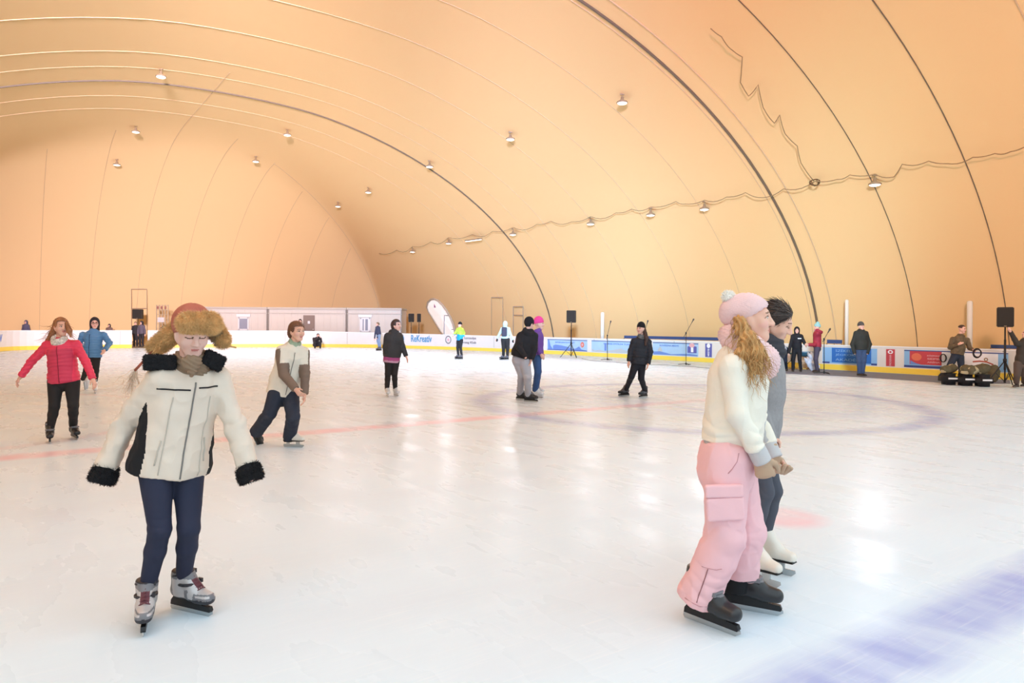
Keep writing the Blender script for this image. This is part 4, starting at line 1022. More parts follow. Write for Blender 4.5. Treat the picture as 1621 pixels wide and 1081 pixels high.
        kids.append(('blade', mb, mat('blade_steel', (190, 194, 196), rough=.25, metal=.85)))
        if kind == 'figure':
            mb = MB(); pr2 = [(-.115, .082), (-.115, .092), (.165, .086), (.17, .08), (.03, .072), (-.02, .06), (-.10, .06)]
            n = len(pr2); vs = [(a, -.03, b) for a, b in pr2] + [(a, .03, b) for a, b in pr2]
            mb.add(vs, [tuple(range(n))[::-1], tuple(range(n, 2 * n))] + [(i, (i + 1) % n, n + (i + 1) % n, n + i) for i in range(n)]); kids.append(('sole', mb, mat('sole_black', (28, 26, 26), rough=.4)))
            mb = MB()
            for i in range(7): z = .15 + i * .021; xx = .045 - max(0, i - 1) * .012 if i < 6 else -.01; mb.tube([(xx - .012, -.03, z), (xx + .012, 0, z + .012), (xx - .012, .03, z)], .003, 5)
            kids.append(('laces', mb, mat('lace_cream', (236, 226, 206), rough=.8)))
        elif kind == 'grey_buckle':
            mb = MB()
            for (xx, z, r, tl) in ((.012, .165, .055, .45), (-.035, .212, .055, .0)):
                pts = []
                for i in range(17):
                    a = -2.4 + 4.8 * i / 16; pts.append((xx + r * 1.02 * math.cos(a), (r * .92) * math.sin(a), z + tl * -.4 * (math.cos(a)) * .05 + .012 * math.cos(a)))
                mb.tube(pts, .0085, 6); mb.box((xx + r * .7, r * .72, z + .008), (.03, .014, .022))
            kids.append(('strap', mb, mat('skate_dark', (48, 46, 52), rough=.45)))
            mb = MB()
            for i in range(5): z = .145 + .012 * i; xx = .105 - i * .017; mb.tube([(xx - .006, -.026, z - .004), (xx + .01, 0, z + .012), (xx - .006, .026, z - .004)], .0038, 5)
            kids.append(('laces', mb, mat('skate_maroon', (104, 58, 66), rough=.7)))
        elif kind == 'black_rental':
            mb = MB()
            for (xx, z, r) in ((.022, .165, .056), (-.032, .235, .058)):
                mb.tube([(xx + r * math.cos(-2.2 + 4.4 * i / 14), r * .9 * math.sin(-2.2 + 4.4 * i / 14), z + .012 * math.cos(-2.2 + 4.4 * i / 14)) for i in range(15)], .008, 6)
                mb.box((xx + r * .72, -r * .7, z + .006), (.028, .014, .02))
            kids.append(('strap', mb, mat('skate_grey', (120, 118, 122), rough=.45)))
    SKATE[kind] = (me, kids, {}); return SKATE[kind]
def put_skate(P, kind, at_, toe, up=(0, 0, 1), sc=1.0, name='ice_skate'):
    """at_ = point on the ice under the ankle, toe = direction of the blade"""
    me, kids, built = skate_mesh(kind); z = nrm(up); x = nrm(V3(toe) - z * (V3(toe) @ z)); y = np.cross(z, x)
    at_ = V3(at_) + x * (.032 * sc if kind != 'shoe' else 0)
    o = bpy.data.objects.new('boot' if kind == 'shoe' else name, me); COL.objects.link(o); o.parent = P.e
    s = sc; M = Matrix(((x[0] * s, y[0] * s, z[0] * s, at_[0] - P.base[0]), (x[1] * s, y[1] * s, z[1] * s, at_[1] - P.base[1]), (x[2] * s, y[2] * s, z[2] * s, at_[2] - P.base[2]), (0, 0, 0, 1)))
    o.matrix_local = M
    for nm, mb, m in kids:
        if nm not in built: built[nm] = mb.build(nm, m, o, smooth=False); built[nm].data.use_fake_user = False
        else:
            c = built[nm].copy(); COL.objects.link(c); c.parent = o
    return o
# ================================================================== THE THREE SKATERS IN FRONT
def foot(px, py, h=.17):
    g = ground(px, py); return ('w', g.x, g.y, g.z + h), V3(g)

# ---- girl in the fur trapper hat
cream = mat('jacket_cream', (222, 206, 190), rough=.75, var=.03, bump=.12, bscale=300)
black_fleece = mat('black_fleece', (26, 25, 28), rough=.95, bump=.5, bscale=220)
navy = mat('navy_leggings', (36, 40, 62), rough=.8, var=.06, bump=.1, bscale=400)
aL, gL = foot(232, 985); aR, gR = foot(290, 967)
A = Person('person', 'girl in a cream jacket and fur trapper hat skating with arms held out', 3.85, dict(
    hd=(304, 529, -.02), nk=(300, 580, 0), pv=(272, 722, .02), sl=(253, 600, -.10), sr=(343, 598, .10), el=(197, 672, -.02), er=(372, 671, .06), wl=(171, 736, -.06), wr=(391, 735, .02),
    hl=(245, 732, -.05), hr=(298, 732, .07), kl=(253, 838, -.13), kr=(299, 836, -.05), al=aL, ar=aR), facing=(.62, -.80, -.36), body=(.68, -.73, 0), sc=1.0, skin=M_SKIN2)
A.down = True
make_body(A, .0055, {'l': dict(curl=1.35), 'r': dict(curl=1.35)})
LEV = [(-.26, .205, .150, .0), (-.05, .198, .142), (.25, .178, .128), (.55, .168, .125), (.80, .162, .115), (.95, .10, .085)]
def a_disp(V):
    d = cloth_disp(A, .009, .015, .13, .055, 1.0, knees=False, sc2=7)(V) + creases(V, .0055, 15, 4, (1, 1, .7)) + (lambda sd: np.exp(-np.maximum(sd, 0) / .01) * .006 * vnoise(V * np.array((1., 1., 1.6)), 13, 9))(a_sleeve_d(V) - .0)
    for a in 'lr':
        s, w = A.J['e' + a], A.J['w' + a]; d += folds(V, lerp(s, w, .55), w - s, .004, .05, .1, 5)
    return d
def a_torso_d(V): return np.minimum.reduce([d_cap(cols(V), A.T(a[0]), A.T(b[0]), a[2], b[2], A.lath, a[1] / a[2], b[1] / b[2]) for a, b in zip(LEV[:-1], LEV[1:])])
def a_sleeve_d(V): return np.minimum.reduce([np.minimum(d_cap(cols(V), A.J['s' + a], A.J['e' + a], .064, .058), d_cap(cols(V), A.J['e' + a], A.J['w' + a], .058, .055)) for a in 'lr'])
def a_mat(C):
    rel = C - A.T(.3); lat = rel @ A.lath; fw = rel @ A.fwd; t = (C - A.J['pv']) @ A.tup / np.linalg.norm(A.J['nk'] - A.J['pv'])
    ang = np.degrees(np.arctan2(np.abs(lat) / 1.35, fw)); lim = 54 + 30 * np.clip((t - .1) / .6, 0, 1)
    return ((ang > lim) & (ang < 128) & (t < .74) & (a_sleeve_d(C) > .018) & (a_torso_d(C) < .02)).astype(int)
jk = make_top(A, 'jacket', [cream, black_fleece], .006, LEV, (.064, .058, .055), -.17, cut=-.055, disp=a_disp, matfn=a_mat, sh=.058,
              extra=lambda f: (f.cap(A.T(.93), A.T(1.06), .075, .072, .03, A.lat, 1.15, 1.1), f.plane(A.T(1.04) + A.fwd * .02, nrm(A.tup + A.fwd * .5))))
make_legs(A, 'leggings', [navy], .0055, (.090, .055, .052, .036), .2, (-.0, -.0), k=.030, disp=lambda V: cloth_disp(A, .0012, .003, .07, .03, 2, elbows=False)(V), levels=[(-.10, .15, .112, -.012), (.1, .15, .11), (.3, .13, .1)])
def tree_of(o): return BVHTree.FromPolygons([v.co[:] for v in o.data.vertices], [p.vertices[:] for p in o.data.polygons])
def on_surf(P, tr, o, d, off=.002):
    h = tr.ray_cast(Vector(V3(o) - P.base), Vector(nrm(d)))
    return None if h[0] is None else V3(h[0]) + P.base + nrm(d) * off
def surf_line(P, o, name, pts, r, m, d=None, parent=None, off=.002, n=6):
    """a raised line (zip, seam, piping) lying on the garment o where rays from the spine come out"""
    tr = tree_of(o); L = []
    for (p, dd) in pts:
        q = on_surf(P, tr, V3(p) - nrm(dd) * 0.0, dd, off)
        if q is not None: L.append(q - P.base)
    if len(L) > 1:
        mb = MB(); mb.tube(L, r, n); return mb.build(name, m, parent or P.e, smooth=True)
zip_m = mat('zip_grey', (120, 116, 112), rough=.5)
surf_line(A, jk, 'zip', [(A.T(t), A.fwd + A.lat * .04) for t in np.linspace(-.15, .88, 26)], .0045, zip_m, parent=jk)
surf_line(A, jk, 'yoke_piping', [(A.T(.80), A.fwd * math.cos(a) + A.lat * math.sin(a)) for a in np.linspace(-1.15, -.12, 12)], .004, black_fleece, parent=jk)
surf_line(A, jk, 'yoke_piping', [(A.T(.82), A.fwd * math.cos(a) + A.lat * math.sin(a)) for a in np.linspace(.2, .95, 10)], .004, black_fleece, parent=jk)
seam_c = mat('cream_seam', (190, 180, 168), rough=.8)
surf_line(A, jk, 'seam', [(A.T(t), A.fwd + A.lat * (-.75 - .1 * t)) for t in np.linspace(-.15, .72, 18)], .003, seam_c, parent=jk)
surf_line(A, jk, 'seam', [(A.T(t), A.fwd + A.lat * (.75 + .1 * t)) for t in np.linspace(-.15, .72, 18)], .003, seam_c, parent=jk)
for s in (-1, 1):
    surf_line(A, jk, 'pocket_zip', [(A.T(t), A.fwd + A.lat * s * (1.0 - .25 * (t - .05))) for t in np.linspace(-.0, .26, 8)], .0045, seam_c, parent=jk)
for a in 'lr':                                            # black fur cuffs
    n = nrm(A.J['w' + a] - A.J['e' + a]); e = A.J['w' + a] + n * .055; f = Field(e - .15, e + .15, .006)
    f.cap(e - n * .012, e + n * .022, .066, .068, .01, op='u', cut=[(e + n * .04, n)]); f.cap(e + n * .035, e + n * .1, .045, .045, .01, op='s')
    V, F = f.mesh(); fv, ff = add_fur(V, F, 2600, .012, .0022, 3)
    mesh_np('fur_cuff', np.concatenate([V, fv]), F.tolist() + (ff + len(V)).tolist(), [black_fleece], A.e, A.base)
def flap(name, c, hs, X, Z, m, cell=.006, rad=.012, disp=None, fur=0):
    X = nrm(X); Z = nrm(V3(Z) - X * (V3(Z) @ X)); R = np.array([X, np.cross(Z, X), Z]); f = Field(V3(c) - max(hs) * 1.6, V3(c) + max(hs) * 1.6, cell)
    f.bx(c, hs, R, rad); V, F = f.mesh(); V = laplace(V, F, 1, .4)
    if disp: V = V + vnormals(V, F) * disp(V)[:, None]
    FF = F.tolist()
    if fur: fv, ff = add_fur(V, F, fur, .008, .002, 4); FF = FF + (ff + len(V)).tolist(); V = np.concatenate([V, fv])
    return mesh_np(name, V, FF, [m], A.e, A.base)
flap('collar', at(253, 574, 3.72), (.078, .026, .040), (.8, .5, -.04), (.1, .5, 1), black_fleece, fur=1500)
flap('collar', at(338, 571, 3.86), (.056, .026, .044), (.8, .5, -.5), (.4, .4, 1), black_fleece, fur=1200)
taupe = mat('taupe_scarf', (140, 116, 94), rough=.9, bump=.4, bscale=180, var=.08)
def torus_d(P, c, n, R, r, squash=1.0):
    X, Y, Z = P; x, y, z = X - c[0], Y - c[1], Z - c[2]; h = x * n[0] + y * n[1] + z * n[2]
    q = np.sqrt(np.maximum(x * x + y * y + z * z - h * h, 1e-9)) - R; return np.sqrt(q * q + (h / squash) ** 2) - r
f = Field(V3(at(300, 566, 3.85)) - .2, V3(at(300, 566, 3.85)) + .2, .0055); c0 = V3(at(301, 571, 3.85))
for k, (dz, R_, r_, tl) in enumerate(((.015, .064, .026, .35), (-.02, .074, .028, .5), (-.045, .078, .026, .2))):
    f.fn(f.lo, f.lo + .4, lambda P, c=c0 + V3(.0, -.0, dz), n=nrm((.06, -tl, 1)), R=R_, r=r_: torus_d(P, c, n, R, r, 1.25), .008)
f.cap(at(303, 574, 3.72), at(304, 591, 3.70), .04, .018, .02, A.lat, 1.3, 1.0)
emit('scarf', f, [taupe], A.e, A.base, disp=lambda V: .004 * np.sin(2 * math.pi * ((V[:, 2] + .35 * V[:, 0]) / .021 + 1.1 * vnoise(V, 14))) + .003 * vnoise(V, 30))
# trapper hat: leather crown, fur band, ear flaps, cords
leather = mat('hat_leather', (176, 98, 82), rough=.55, var=.08, bump=.15, bscale=60)
fur_m = mat('hat_fur', (234, 192, 134), rough=.9, var=.22, vscale=22)
fur_d = mat('hat_fur_grey', (196, 166, 126), rough=.9, var=.2, vscale=22)
crown = head_blob(A, 'trapper_hat', [leather], .0055, lambda q: smax(d_ell(q, (.004, -.008, .062), (.102, .116, .108)), -(q[2] - .008 - .58 * q[1]), .012), disp=lambda V: .0015 * vnoise(V, 25) - .003 * np.exp(-((V - A.J['hd']) @ A.R[0] / .004) ** 2))
def fur_piece(name, fld, n, ln, lean, m2=None, matfn=None):
    V, F = fld.mesh(); V = laplace(V, F, 2, .5); V = V + vnormals(V, F) * (.004 * vnoise(V, 40))[:, None]
    fv, ff = add_fur(V, F, n, ln, .0016, 5, lean, .45); tri = fv[ff].mean(1); mi = [0] * len(F) + [0] * len(ff)
    if m2: mi = np.concatenate([m2(V[F].mean(1)), m2(tri)]).astype(int)
    return mesh_np(name, np.concatenate([V, fv]), F.tolist() + (ff + len(V)).tolist(), [fur_m, fur_d], crown, A.base, mi, smooth=True)
hw = A.hw
f = Field(hw((0, .06, .09)) - .22, hw((0, .06, .09)) + .22, .006)
f.cap(hw((-.060, .086, .098)), hw((.056, .094, .098)), .045, .045, .02, A.R[2], 1.1); f.cap(hw((-.088, .045, .07)), hw((-.060, .086, .098)), .042, .045, .03)
fur_piece('fur_brim', f, 9000, .020, (0, -.1, -.35), lambda C: ((vnoise(C, 18) + ((C - hw((0, .12, .03))) @ A.R[2]) * -12) > .35))
fa, fb = V3(at(279, 524, 3.86)), V3(at(248, 549, 3.86)); f = Field(np.minimum(fa, fb) - .14, np.maximum(fa, fb) + .14, .006)
f.cap(fa, fb, .05, .046, .02, V3(0, 1, 0), .7); fur_piece('ear_flap', f, 6500, .020, (-.35, -.1, -.25), lambda C: vnoise(C, 20) > .45)
fa, fb = V3(at(337, 519, 3.90)), V3(at(352, 538, 3.92)); f = Field(np.minimum(fa, fb) - .14, np.maximum(fa, fb) + .14, .006)
f.cap(fa, fb, .046, .042, .02, V3(0, 1, 0), .7); fur_piece('ear_flap', f, 4500, .020, (.35, -.1, -.25), lambda C: vnoise(C, 20) > .05)
cord = mat('hat_cord', (168, 92, 74), rough=.8)
mb = MB(); mb.tube([at(246, 553, 3.84), at(236, 562, 3.84), at(226, 573, 3.86), at(214, 586, 3.9)], .0075, 6); mb.build('cord', cord, crown, A.base, smooth=True)
mb = MB(); mb.tube([at(355, 545, 3.92), at(364, 548, 3.92), at(374, 550, 3.94)], .005, 6); mb.build('cord', mat('cord_tan', (206, 160, 96), rough=.8), crown, A.base, smooth=True)
rs = np.random.RandomState(4); p0 = [V3(at(214 + rs.randn() * 1.5, 586 + rs.randn() * 1.5, 3.9)) for _ in range(40)]
v, fc = strands(p0, [nrm((-.45 + .35 * rs.randn(), .1, -1 + .3 * rs.randn())) for _ in p0], .11 + .05 * rs.rand(40), .0016, (.006, 14), 6, 1.0)
mesh_np('tassel', v, fc, [mat('tassel_pale', (222, 200, 178), rough=.8)], crown, A.base)
put_skate(A, 'grey_buckle', gL, (.42, -1, 0)); put_skate(A, 'grey_buckle', gR, (.92, -.38, 0))

# ---- woman in the pink hat
pink = mat('pink_trousers', (240, 190, 194), rough=.8, var=.03, bump=.1, bscale=260)
pinkk = mat('pink_knit', (240, 204, 204), rough=.95, bump=.5, bscale=160, var=.05)
white_knit = mat('white_sweater', (240, 232, 217), rough=.9, bump=.35, bscale=260, var=.02)
grey_jersey = mat('grey_jersey', (196, 192, 192), rough=.9, bump=.25, bscale=260, var=.05)
aL, gL = foot(1108, 986); aR, gR = foot(1166, 964)
B = Person('person', 'woman in a pink bobble hat, white sweater and pink trousers skating in profile', 3.85, dict(
    hd=(1188, 507, -.0), nk=(1177, 556, 0), pv=(1154, 722, 0), sl=(1160, 583, -.165), sr=(1176, 581, .165), el=(1167, 655, -.215), er=(1194, 655, .19), wl=(1203, 722, -.21), wr=(1222, 716, .10),
    hl=(1150, 728, -.095), hr=(1162, 728, .095), kl=(1148, 848, -.10), kr=(1180, 842, .08), al=aL, ar=aR), facing=(1, -.40, .05), body=(1, -.1, 0), sc=1.04, skin=M_SKIN)
make_body(B, .0055, {'l': dict(curl=1.0, d=V3(.25, .0, -1), pal=V3(.3, .9, 0)), 'r': dict(curl=.9, d=V3(.2, -.1, -1), pal=V3(.5, -.6, 0))})
LB = [(-.02, .168, .142, -.0), (.25, .158, .138), (.5, .155, .142, .0), (.74, .158, .140, -.005), (.92, .12, .10, -.01), (1.0, .07, .07)]
def b_disp(V):
    J = B.J; d = creases(V, .007, 6, 2) + creases(V, .004, 14, 8, (1, 1, .7)) + folds(V, lerp(J['el'], J['wl'], .25), J['wl'] - J['sl'], .014, .05, .13, 1) + folds(V, lerp(J['er'], J['wr'], .25), J['wr'] - J['sr'], .012, .045, .12, 2)
    d = d + folds(V, B.T(.22) - B.fwd * .1, B.tup, .013, .06, .18, 4) + folds(V, J['sl'] + V3(0, 0, -.06), V3(-.3, 0, 1), .009, .05, .1, 6); return d
make_top(B, 'undershirt', [grey_jersey], .006, [(a, b - .006, c - .006) for a, b, c in [l[:3] for l in LB]], (.05, .044, .046), .045, cut=-.035, disp=lambda V: creases(V, .003, 12, 3), g=-.002)
make_top(B, 'sweater', [white_knit], .0055, LB, (.066, .053, .047), .125, cut=.045, disp=b_disp, sh=.06)
def b_pdisp(V):
    J = B.J; d = creases(V, .011, 5, 4, (1, 1, .6)) + creases(V, .006, 12, 5, (1, 1, .8))
    for a, s in (('l', 1), ('r', 2)):
        d += folds(V, J['k' + a] + V3(0, 0, .05), J['a' + a] - J['h' + a], .011, .075, .15, s) + folds(V, lerp(J['k' + a], J['a' + a], .85), J['a' + a] - J['k' + a], .010, .07, .13, s + 3)
    return d
tr = make_legs(B, 'snow_trousers', [pink], .006, (.108, .100, .099, .103), .10, (-.058, .055), disp=b_pdisp, levels=[(-.16, .165, .138, -.005), (.0, .162, .138), (.14, .155, .132)],
    extra=lambda f: f.cap(lerp(B.J['kr'], B.J['ar'], .7) + V3(.04, 0, 0), B.J['ar'] + V3(.078, -.0, -.045), .06, .04, .03, V3(0, 1, 0), 1.35))
f = Field(B.J['ar'] - .25, B.J['ar'] + .25, .006); n = nrm(B.J['ar'] - B.J['kr']); f.cap(B.J['ar'] - n * .09 + V3(-.012, 0, 0), B.J['ar'] + V3(-.012, 0, -.07), .078, .074, .01, cut=[(B.J['ar'] + V3(0, 0, -.065), V3(0, 0, -1))])
emit('snow_gaiter', f, [mat('gaiter_black', (18, 20, 24), rough=.8)], B.e, B.base, disp=lambda V: creases(V, .003, 12))
def panel(P, name, c, hs, X, Z, m, parent, rad=.01, cell=.006, disp=None):
    X = nrm(X); Z = nrm(V3(Z) - X * (V3(Z) @ X)); R = np.array([X, np.cross(Z, X), Z]); f = Field(V3(c) - max(hs) * 1.6, V3(c) + max(hs) * 1.6, cell); f.bx(c, hs, R, rad)
    return emit(name, f, [m], parent, P.base, disp)
pk = panel(B, 'cargo_pocket', at(1148, 805, 3.85 - .208), (.098, .018, .062), (1, -.02, .06), (.08, .0, 1), pink, tr, .012, disp=lambda V: creases(V, .004, 12))
panel(B, 'pocket_flap', at(1146, 777, 3.85 - .212), (.099, .018, .034), (1, -.02, .04), (.08, .0, 1), pink, pk, .01, disp=lambda V: creases(V, .002, 12))
seam_p = mat('pink_seam', (206, 148, 152), rough=.8)
trt = tree_of(tr)
def side_line(pts, d, r, m, parent, name='zip', P=B, tre=None, off=.001):
    L = []
    for p in pts:
        h = (tre or trt).ray_cast(Vector(V3(p) - P.base) + Vector((0, -.6, 0)), Vector((0, 1, 0)))
        if h[0] is not None: L.append(Vector(h[0]) + Vector((0, -off, 0)))
    if len(L) > 1: mb = MB(); mb.tube(L, r, 5); mb.build(name, m, parent, smooth=True)
side_line([at(x, y, 3.75) for x, y in ((1116, 895), (1112, 910), (1108, 925), (1104, 940), (1101, 951))], 0, .003, mat('zip_rose', (150, 98, 100), rough=.6), tr)
side_line([at(x, y, 3.75) for x, y in ((1086, 949), (1096, 953), (1106, 957), (1120, 958), (1134, 955), (1142, 952))], 0, .003, seam_p, tr, 'seam')
side_line([at(x, y, 3.75) for x, y in ((1108, 893), (1118, 894), (1128, 895), (1136, 893))], 0, .0025, seam_p, tr, 'seam')
side_line([at(x, y, 3.75) for x, y in ((1160, 712), (1156, 724), (1149, 736), (1143, 743))], 0, .0025, seam_p, tr, 'seam')
# knitted hat, bobble, snood, hair, gloves
def knit(V, ax, o, lam=.011, amp=.0022):
    h = (V - V3(o)) @ nrm(ax); return amp * np.sin(2 * math.pi * h / lam)
hat = head_blob(B, 'bobble_hat', [pinkk], .005, lambda q: smax(smin(d_ell(q, (0, -.014, .045), (.094, .112, .098)), d_ell(q, (0, -.085, .045), (.07, .07, .075)), .05), np.maximum(.008 + .72 * q[1], -.035) - q[2], .014),
    disp=lambda V: knit(V, B.R[2] - .3 * B.R[1], B.J['hd'], .010, .0016) + .004 * vnoise(V, 14))
pc = V3(at(1153, 470, 3.87)); f = Field(pc - .07, pc + .07, .005); f.ell(pc, (.03, .03, .03)); V, F = f.mesh(); fv, ff = add_fur(V, F, 1300, .013, .0018, 8, None, .4)
mesh_np('bobble', np.concatenate([V, fv]), F.tolist() + (ff + len(V)).tolist(), [mat('bobble_cream', (255, 251, 244), rough=.95)], hat, B.base)
c0 = V3(at(1181, 549, 3.85)); f = Field(c0 - .26, c0 + .26, .0055); ax1 = nrm((.5, -.05, 1)); ax2 = nrm((.75, -.1, 1))
f.fn(f.lo, f.lo + .52, lambda P: torus_d(P, c0 + V3(-.02, 0, .03), ax1, .088, .044, 1.25), .01)
f.fn(f.lo, f.lo + .52, lambda P: torus_d(P, c0 + V3(.012, 0, -.03), ax2, .112, .045, 1.2), .01)
f.ell(c0 + V3(.112, -.03, -.08), (.05, .075, .085), None, .05)
emit('snood', f, [pinkk], B.e, B.base, disp=lambda V: .0045 * np.sin(2 * math.pi * ((V - c0) @ nrm((.3, .2, 1)) / .020 + .5 * vnoise(V, 8))) * np.cos(2 * math.pi * ((V - c0) @ nrm((1, -.2, -.4))) / .032) + .006 * vnoise(V, 11))
blond = mat('blond_hair', (196, 148, 92), rough=.55, var=.25, vscale=30); blond2 = mat('blond_light', (222, 182, 124), rough=.55)
f = Field(V3(at(1187, 545, 3.66)) - .26, V3(at(1187, 545, 3.66)) + .26, .0055)
hp = [(1170, 508, 3.765, .028), (1177, 522, 3.735, .034), (1187, 541, 3.69, .040), (1196, 560, 3.67, .046), (1193, 579, 3.665, .036), (1190, 592, 3.665, .016)]
for a, b in zip(hp[:-1], hp[1:]): f.cap(at(a[0], a[1], a[2]), at(b[0], b[1], b[2]), a[3], b[3], .015)
hp = [(1182, 535, 3.70, .03), (1175, 560, 3.675, .032), (1172, 580, 3.67, .016)]
for a, b in zip(hp[:-1], hp[1:]): f.cap(at(a[0], a[1], a[2]), at(b[0], b[1], b[2]), a[3], b[3], .02)
V, F = f.mesh(); V = laplace(V, F, 1, .4); V = V + vnormals(V, F) * (.010 * np.sin(2 * math.pi * (V[:, 0] / .03 + 1.3 * vnoise(V, 12) + V[:, 2] * 6)) * .7 + .006 * vnoise(V, 30))[:, None]
rs = np.random.RandomState(9); pick = rs.randint(0, len(F), 420); P0 = V[F[pick]].mean(1); NN = vnormals(V, F)[F[pick, 0]]
sv, sf = strands(P0, [nrm(n * .35 + V3(.05, -.1, -1) + .2 * rs.randn(3)) for n in NN], .07 + .08 * rs.rand(420), .0016 + .0012 * rs.rand(420), (.010, 13), 7, .3, 3)
mi = [0] * len(F) + [int(i // (7 * 3) % 3 == 0) for i in range(len(sf))]
mesh_np('hair', np.concatenate([V, np.array(sv)]), F.tolist() + [tuple(i + len(V) for i in q) for q in sf], [blond, blond2], B.e, B.base, mi)
tan = mat('tan_glove', (188, 158, 132), rough=.95, bump=.3, bscale=200)
for a, c, dd, pal, th in (('l', B.J['wl'], V3(.3, .03, -1), V3(.35, .9, .0), 1), ('r', B.J['wr'], V3(.15, -.1, -1), V3(.6, -.7, 0), -1)):
    f = Field(c - .2, c + .2, .0045); f.cap(c - nrm(dd) * .03, c + nrm(dd) * .02, .034, .034, .01)
    hand(f, c, dd, pal, 1.18, .95, th, True); V, F = f.mesh(); V = laplace(V, F, 1, .4); V = V + vnormals(V, F) * .0035
    mesh_np('glove', V, F, [tan], B.e, B.base)
put_skate(B, 'black_rental', gL, (.66, -.75, 0), sc=1.14); put_skate(B, 'black_rental', gR + V3(.01, 0, 0), (.9, -.42, 0), sc=1.12)

# ---- dark-haired woman beside her
greyw = mat('grey_wool_jacket', (150, 146, 146), rough=.9, bump=.4, bscale=150, var=.10, vscale=40)
charcoal = mat('charcoal_knit', (62, 62, 68), rough=.95, bump=.5, bscale=120)
grey_jean = mat('grey_jeans', (78, 80, 90), rough=.85, var=.1, bump=.15, bscale=260)
aL, gL = foot(1184, 916, .19); aR, gR = foot(1206, 900, .19)
C_ = Person('person', 'dark-haired woman in a grey jacket and white figure skates, beside the pink-hatted skater', 4.6, dict(
    hd=(1227, 512, 0), nk=(1212, 556, 0), pv=(1192, 690, 0), sl=(1196, 578, -.165), sr=(1210, 576, .165), el=(1196, 640, -.21), er=(1216, 640, .2), wl=(1216, 692, -.16), wr=(1222, 690, .16),
    hl=(1190, 694, -.09), hr=(1198, 694, .09), kl=(1208, 778, -.06), kr=(1221, 776, .05), al=aL, ar=aR), facing=(.82, -.45, -.38), body=(1, -.15, 0), sc=1.02, skin=M_SKIN)
C_.down = True
make_body(C_, .0058, {'l': dict(curl=.5), 'r': dict(curl=.5)})
LC = [(-.08, .165, .125, .03), (.2, .15, .115, .035), (.5, .15, .128, .02), (.75, .155, .13, .0), (.92, .12, .095), (1.0, .07, .07)]
make_top(C_, 'jacket', [greyw], .007, LC, (.064, .054, .046), .0, cut=-.02, disp=cloth_disp(C_, .004, .006, .1, .05, 3, knees=False))
f = Field(V3(at(1216, 546, 4.6)) - .2, V3(at(1216, 546, 4.6)) + .2, .006)
for dz, R_ in ((.02, .066), (-.022, .076)): f.fn(f.lo, f.lo + .4, lambda P, c=V3(at(1217, 545, 4.6)) + V3(0, 0, dz), R=R_: torus_d(P, c, nrm((.45, -.1, 1)), R, .036, 1.2), .012)
emit('snood', f, [charcoal], C_.e, C_.base, disp=lambda V: .003 * vnoise(V, 25) + .003 * np.sin(V[:, 2] / .006))
make_legs(C_, 'jeans', [grey_jean], .006, (.088, .066, .058, .047), .12, (.01, .01), disp=cloth_disp(C_, .002, .004, .08, .04, 4, elbows=False))
dark = mat('dark_hair', (62, 48, 42), rough=.45, var=.15, vscale=30, spec=.5)
hs_ = hair_swept
hh = head_blob(C_, 'hair', [dark], .005, hs_, disp=lambda V: .0028 * np.sin(2 * math.pi * (((V - C_.J['hd']) @ C_.R[1] * .6 + (V - C_.J['hd']) @ C_.R[2] * .8) / .011 + .8 * vnoise(V, 14))))
hV = np.array([v.co[:] for v in hh.data.vertices]) + C_.base; hl_ = C_.hl(hV); rs = np.random.RandomState(12)
cand = np.where((hl_[:, 1] > .0) | (hl_[:, 2] > .05))[0]; pk = rs.choice(cand, 520); P0 = hV[pk]; rad = np.array([nrm((q[0], q[1] + .018, q[2] - .036)) @ C_.R for q in hl_[pk]])
tng = np.array([nrm((lambda d: d - r * (d @ r))(C_.R[1] * -1.0 + C_.R[2] * -.55)) for r in rad])
sv, sf = strands(P0 + rad * .001, tng - rad * .03, .05 + .05 * rs.rand(520), .0022 + .001 * rs.rand(520), (.0016, 12), 5, .0, 5)
mesh_np('hair_strands', sv, sf, [dark, mat('hair_sheen', (92, 72, 60), rough=.4, spec=.6)], hh, C_.base, [int(i // 15 % 3 == 0) for i in range(len(sf))])
put_skate(C_, 'figure', gL, (.62, -.78, 0), sc=1.1); put_skate(C_, 'figure', gR, (.70, -.72, 0), sc=1.1)
# ================================================================== THE OTHER SKATERS AND BYSTANDERS
STD = [(-.12, .172, .135), (.15, .165, .130), (.5, .155, .125), (.78, .165, .125), (.93, .12, .095), (1.0, .07, .07)]
def fig(label, d, J, facing, body, cell, sc=1.0, top=None, legs=None, skates=None, feet=None, hands=None, group=None, levels=STD, skin=None, headup=(0, 0, 1), base=None):
    """generic figure: feet give the ground points under the ankles"""
    g = {}
    for a in 'lr':
        v = (feet or {}).get(a)
        if v is None: continue
        if len(v) == 2: k, p = foot(v[0], v[1], .16); J['a' + a] = k; g[a] = p
    P = Person('person', label, d, J, facing, body, sc, group, headup, base, skin)
    make_body(P, cell, hands)
    o = {}
    if top:
        m, r, hem, kw = top; kw = dict(kw); nm = kw.pop('name', 'jacket')
        o['top'] = make_top(P, nm, m, cell * .95, kw.pop('levels', levels), r, hem, **kw)
    if legs:
        m, r, kw = legs; kw = dict(kw); nm = kw.pop('name', 'trousers'); o['legs'] = make_legs(P, nm, m, cell * .95, r, **kw)
    for a, (kind, dr) in (skates or {}).items():
        if a in g: put_skate(P, kind, g[a], dr, sc=sc)
    return P, o
def quilt(P, lam=.055, amp=.008):
    def fn(V):
        t = (V - P.J['pv']) @ P.tup; t = t + .012 * vnoise(V, 10); d = amp * (np.abs(np.sin(math.pi * t / lam)) ** .5 - .6)
        return d + .003 * vnoise(V, 25)
    return fn
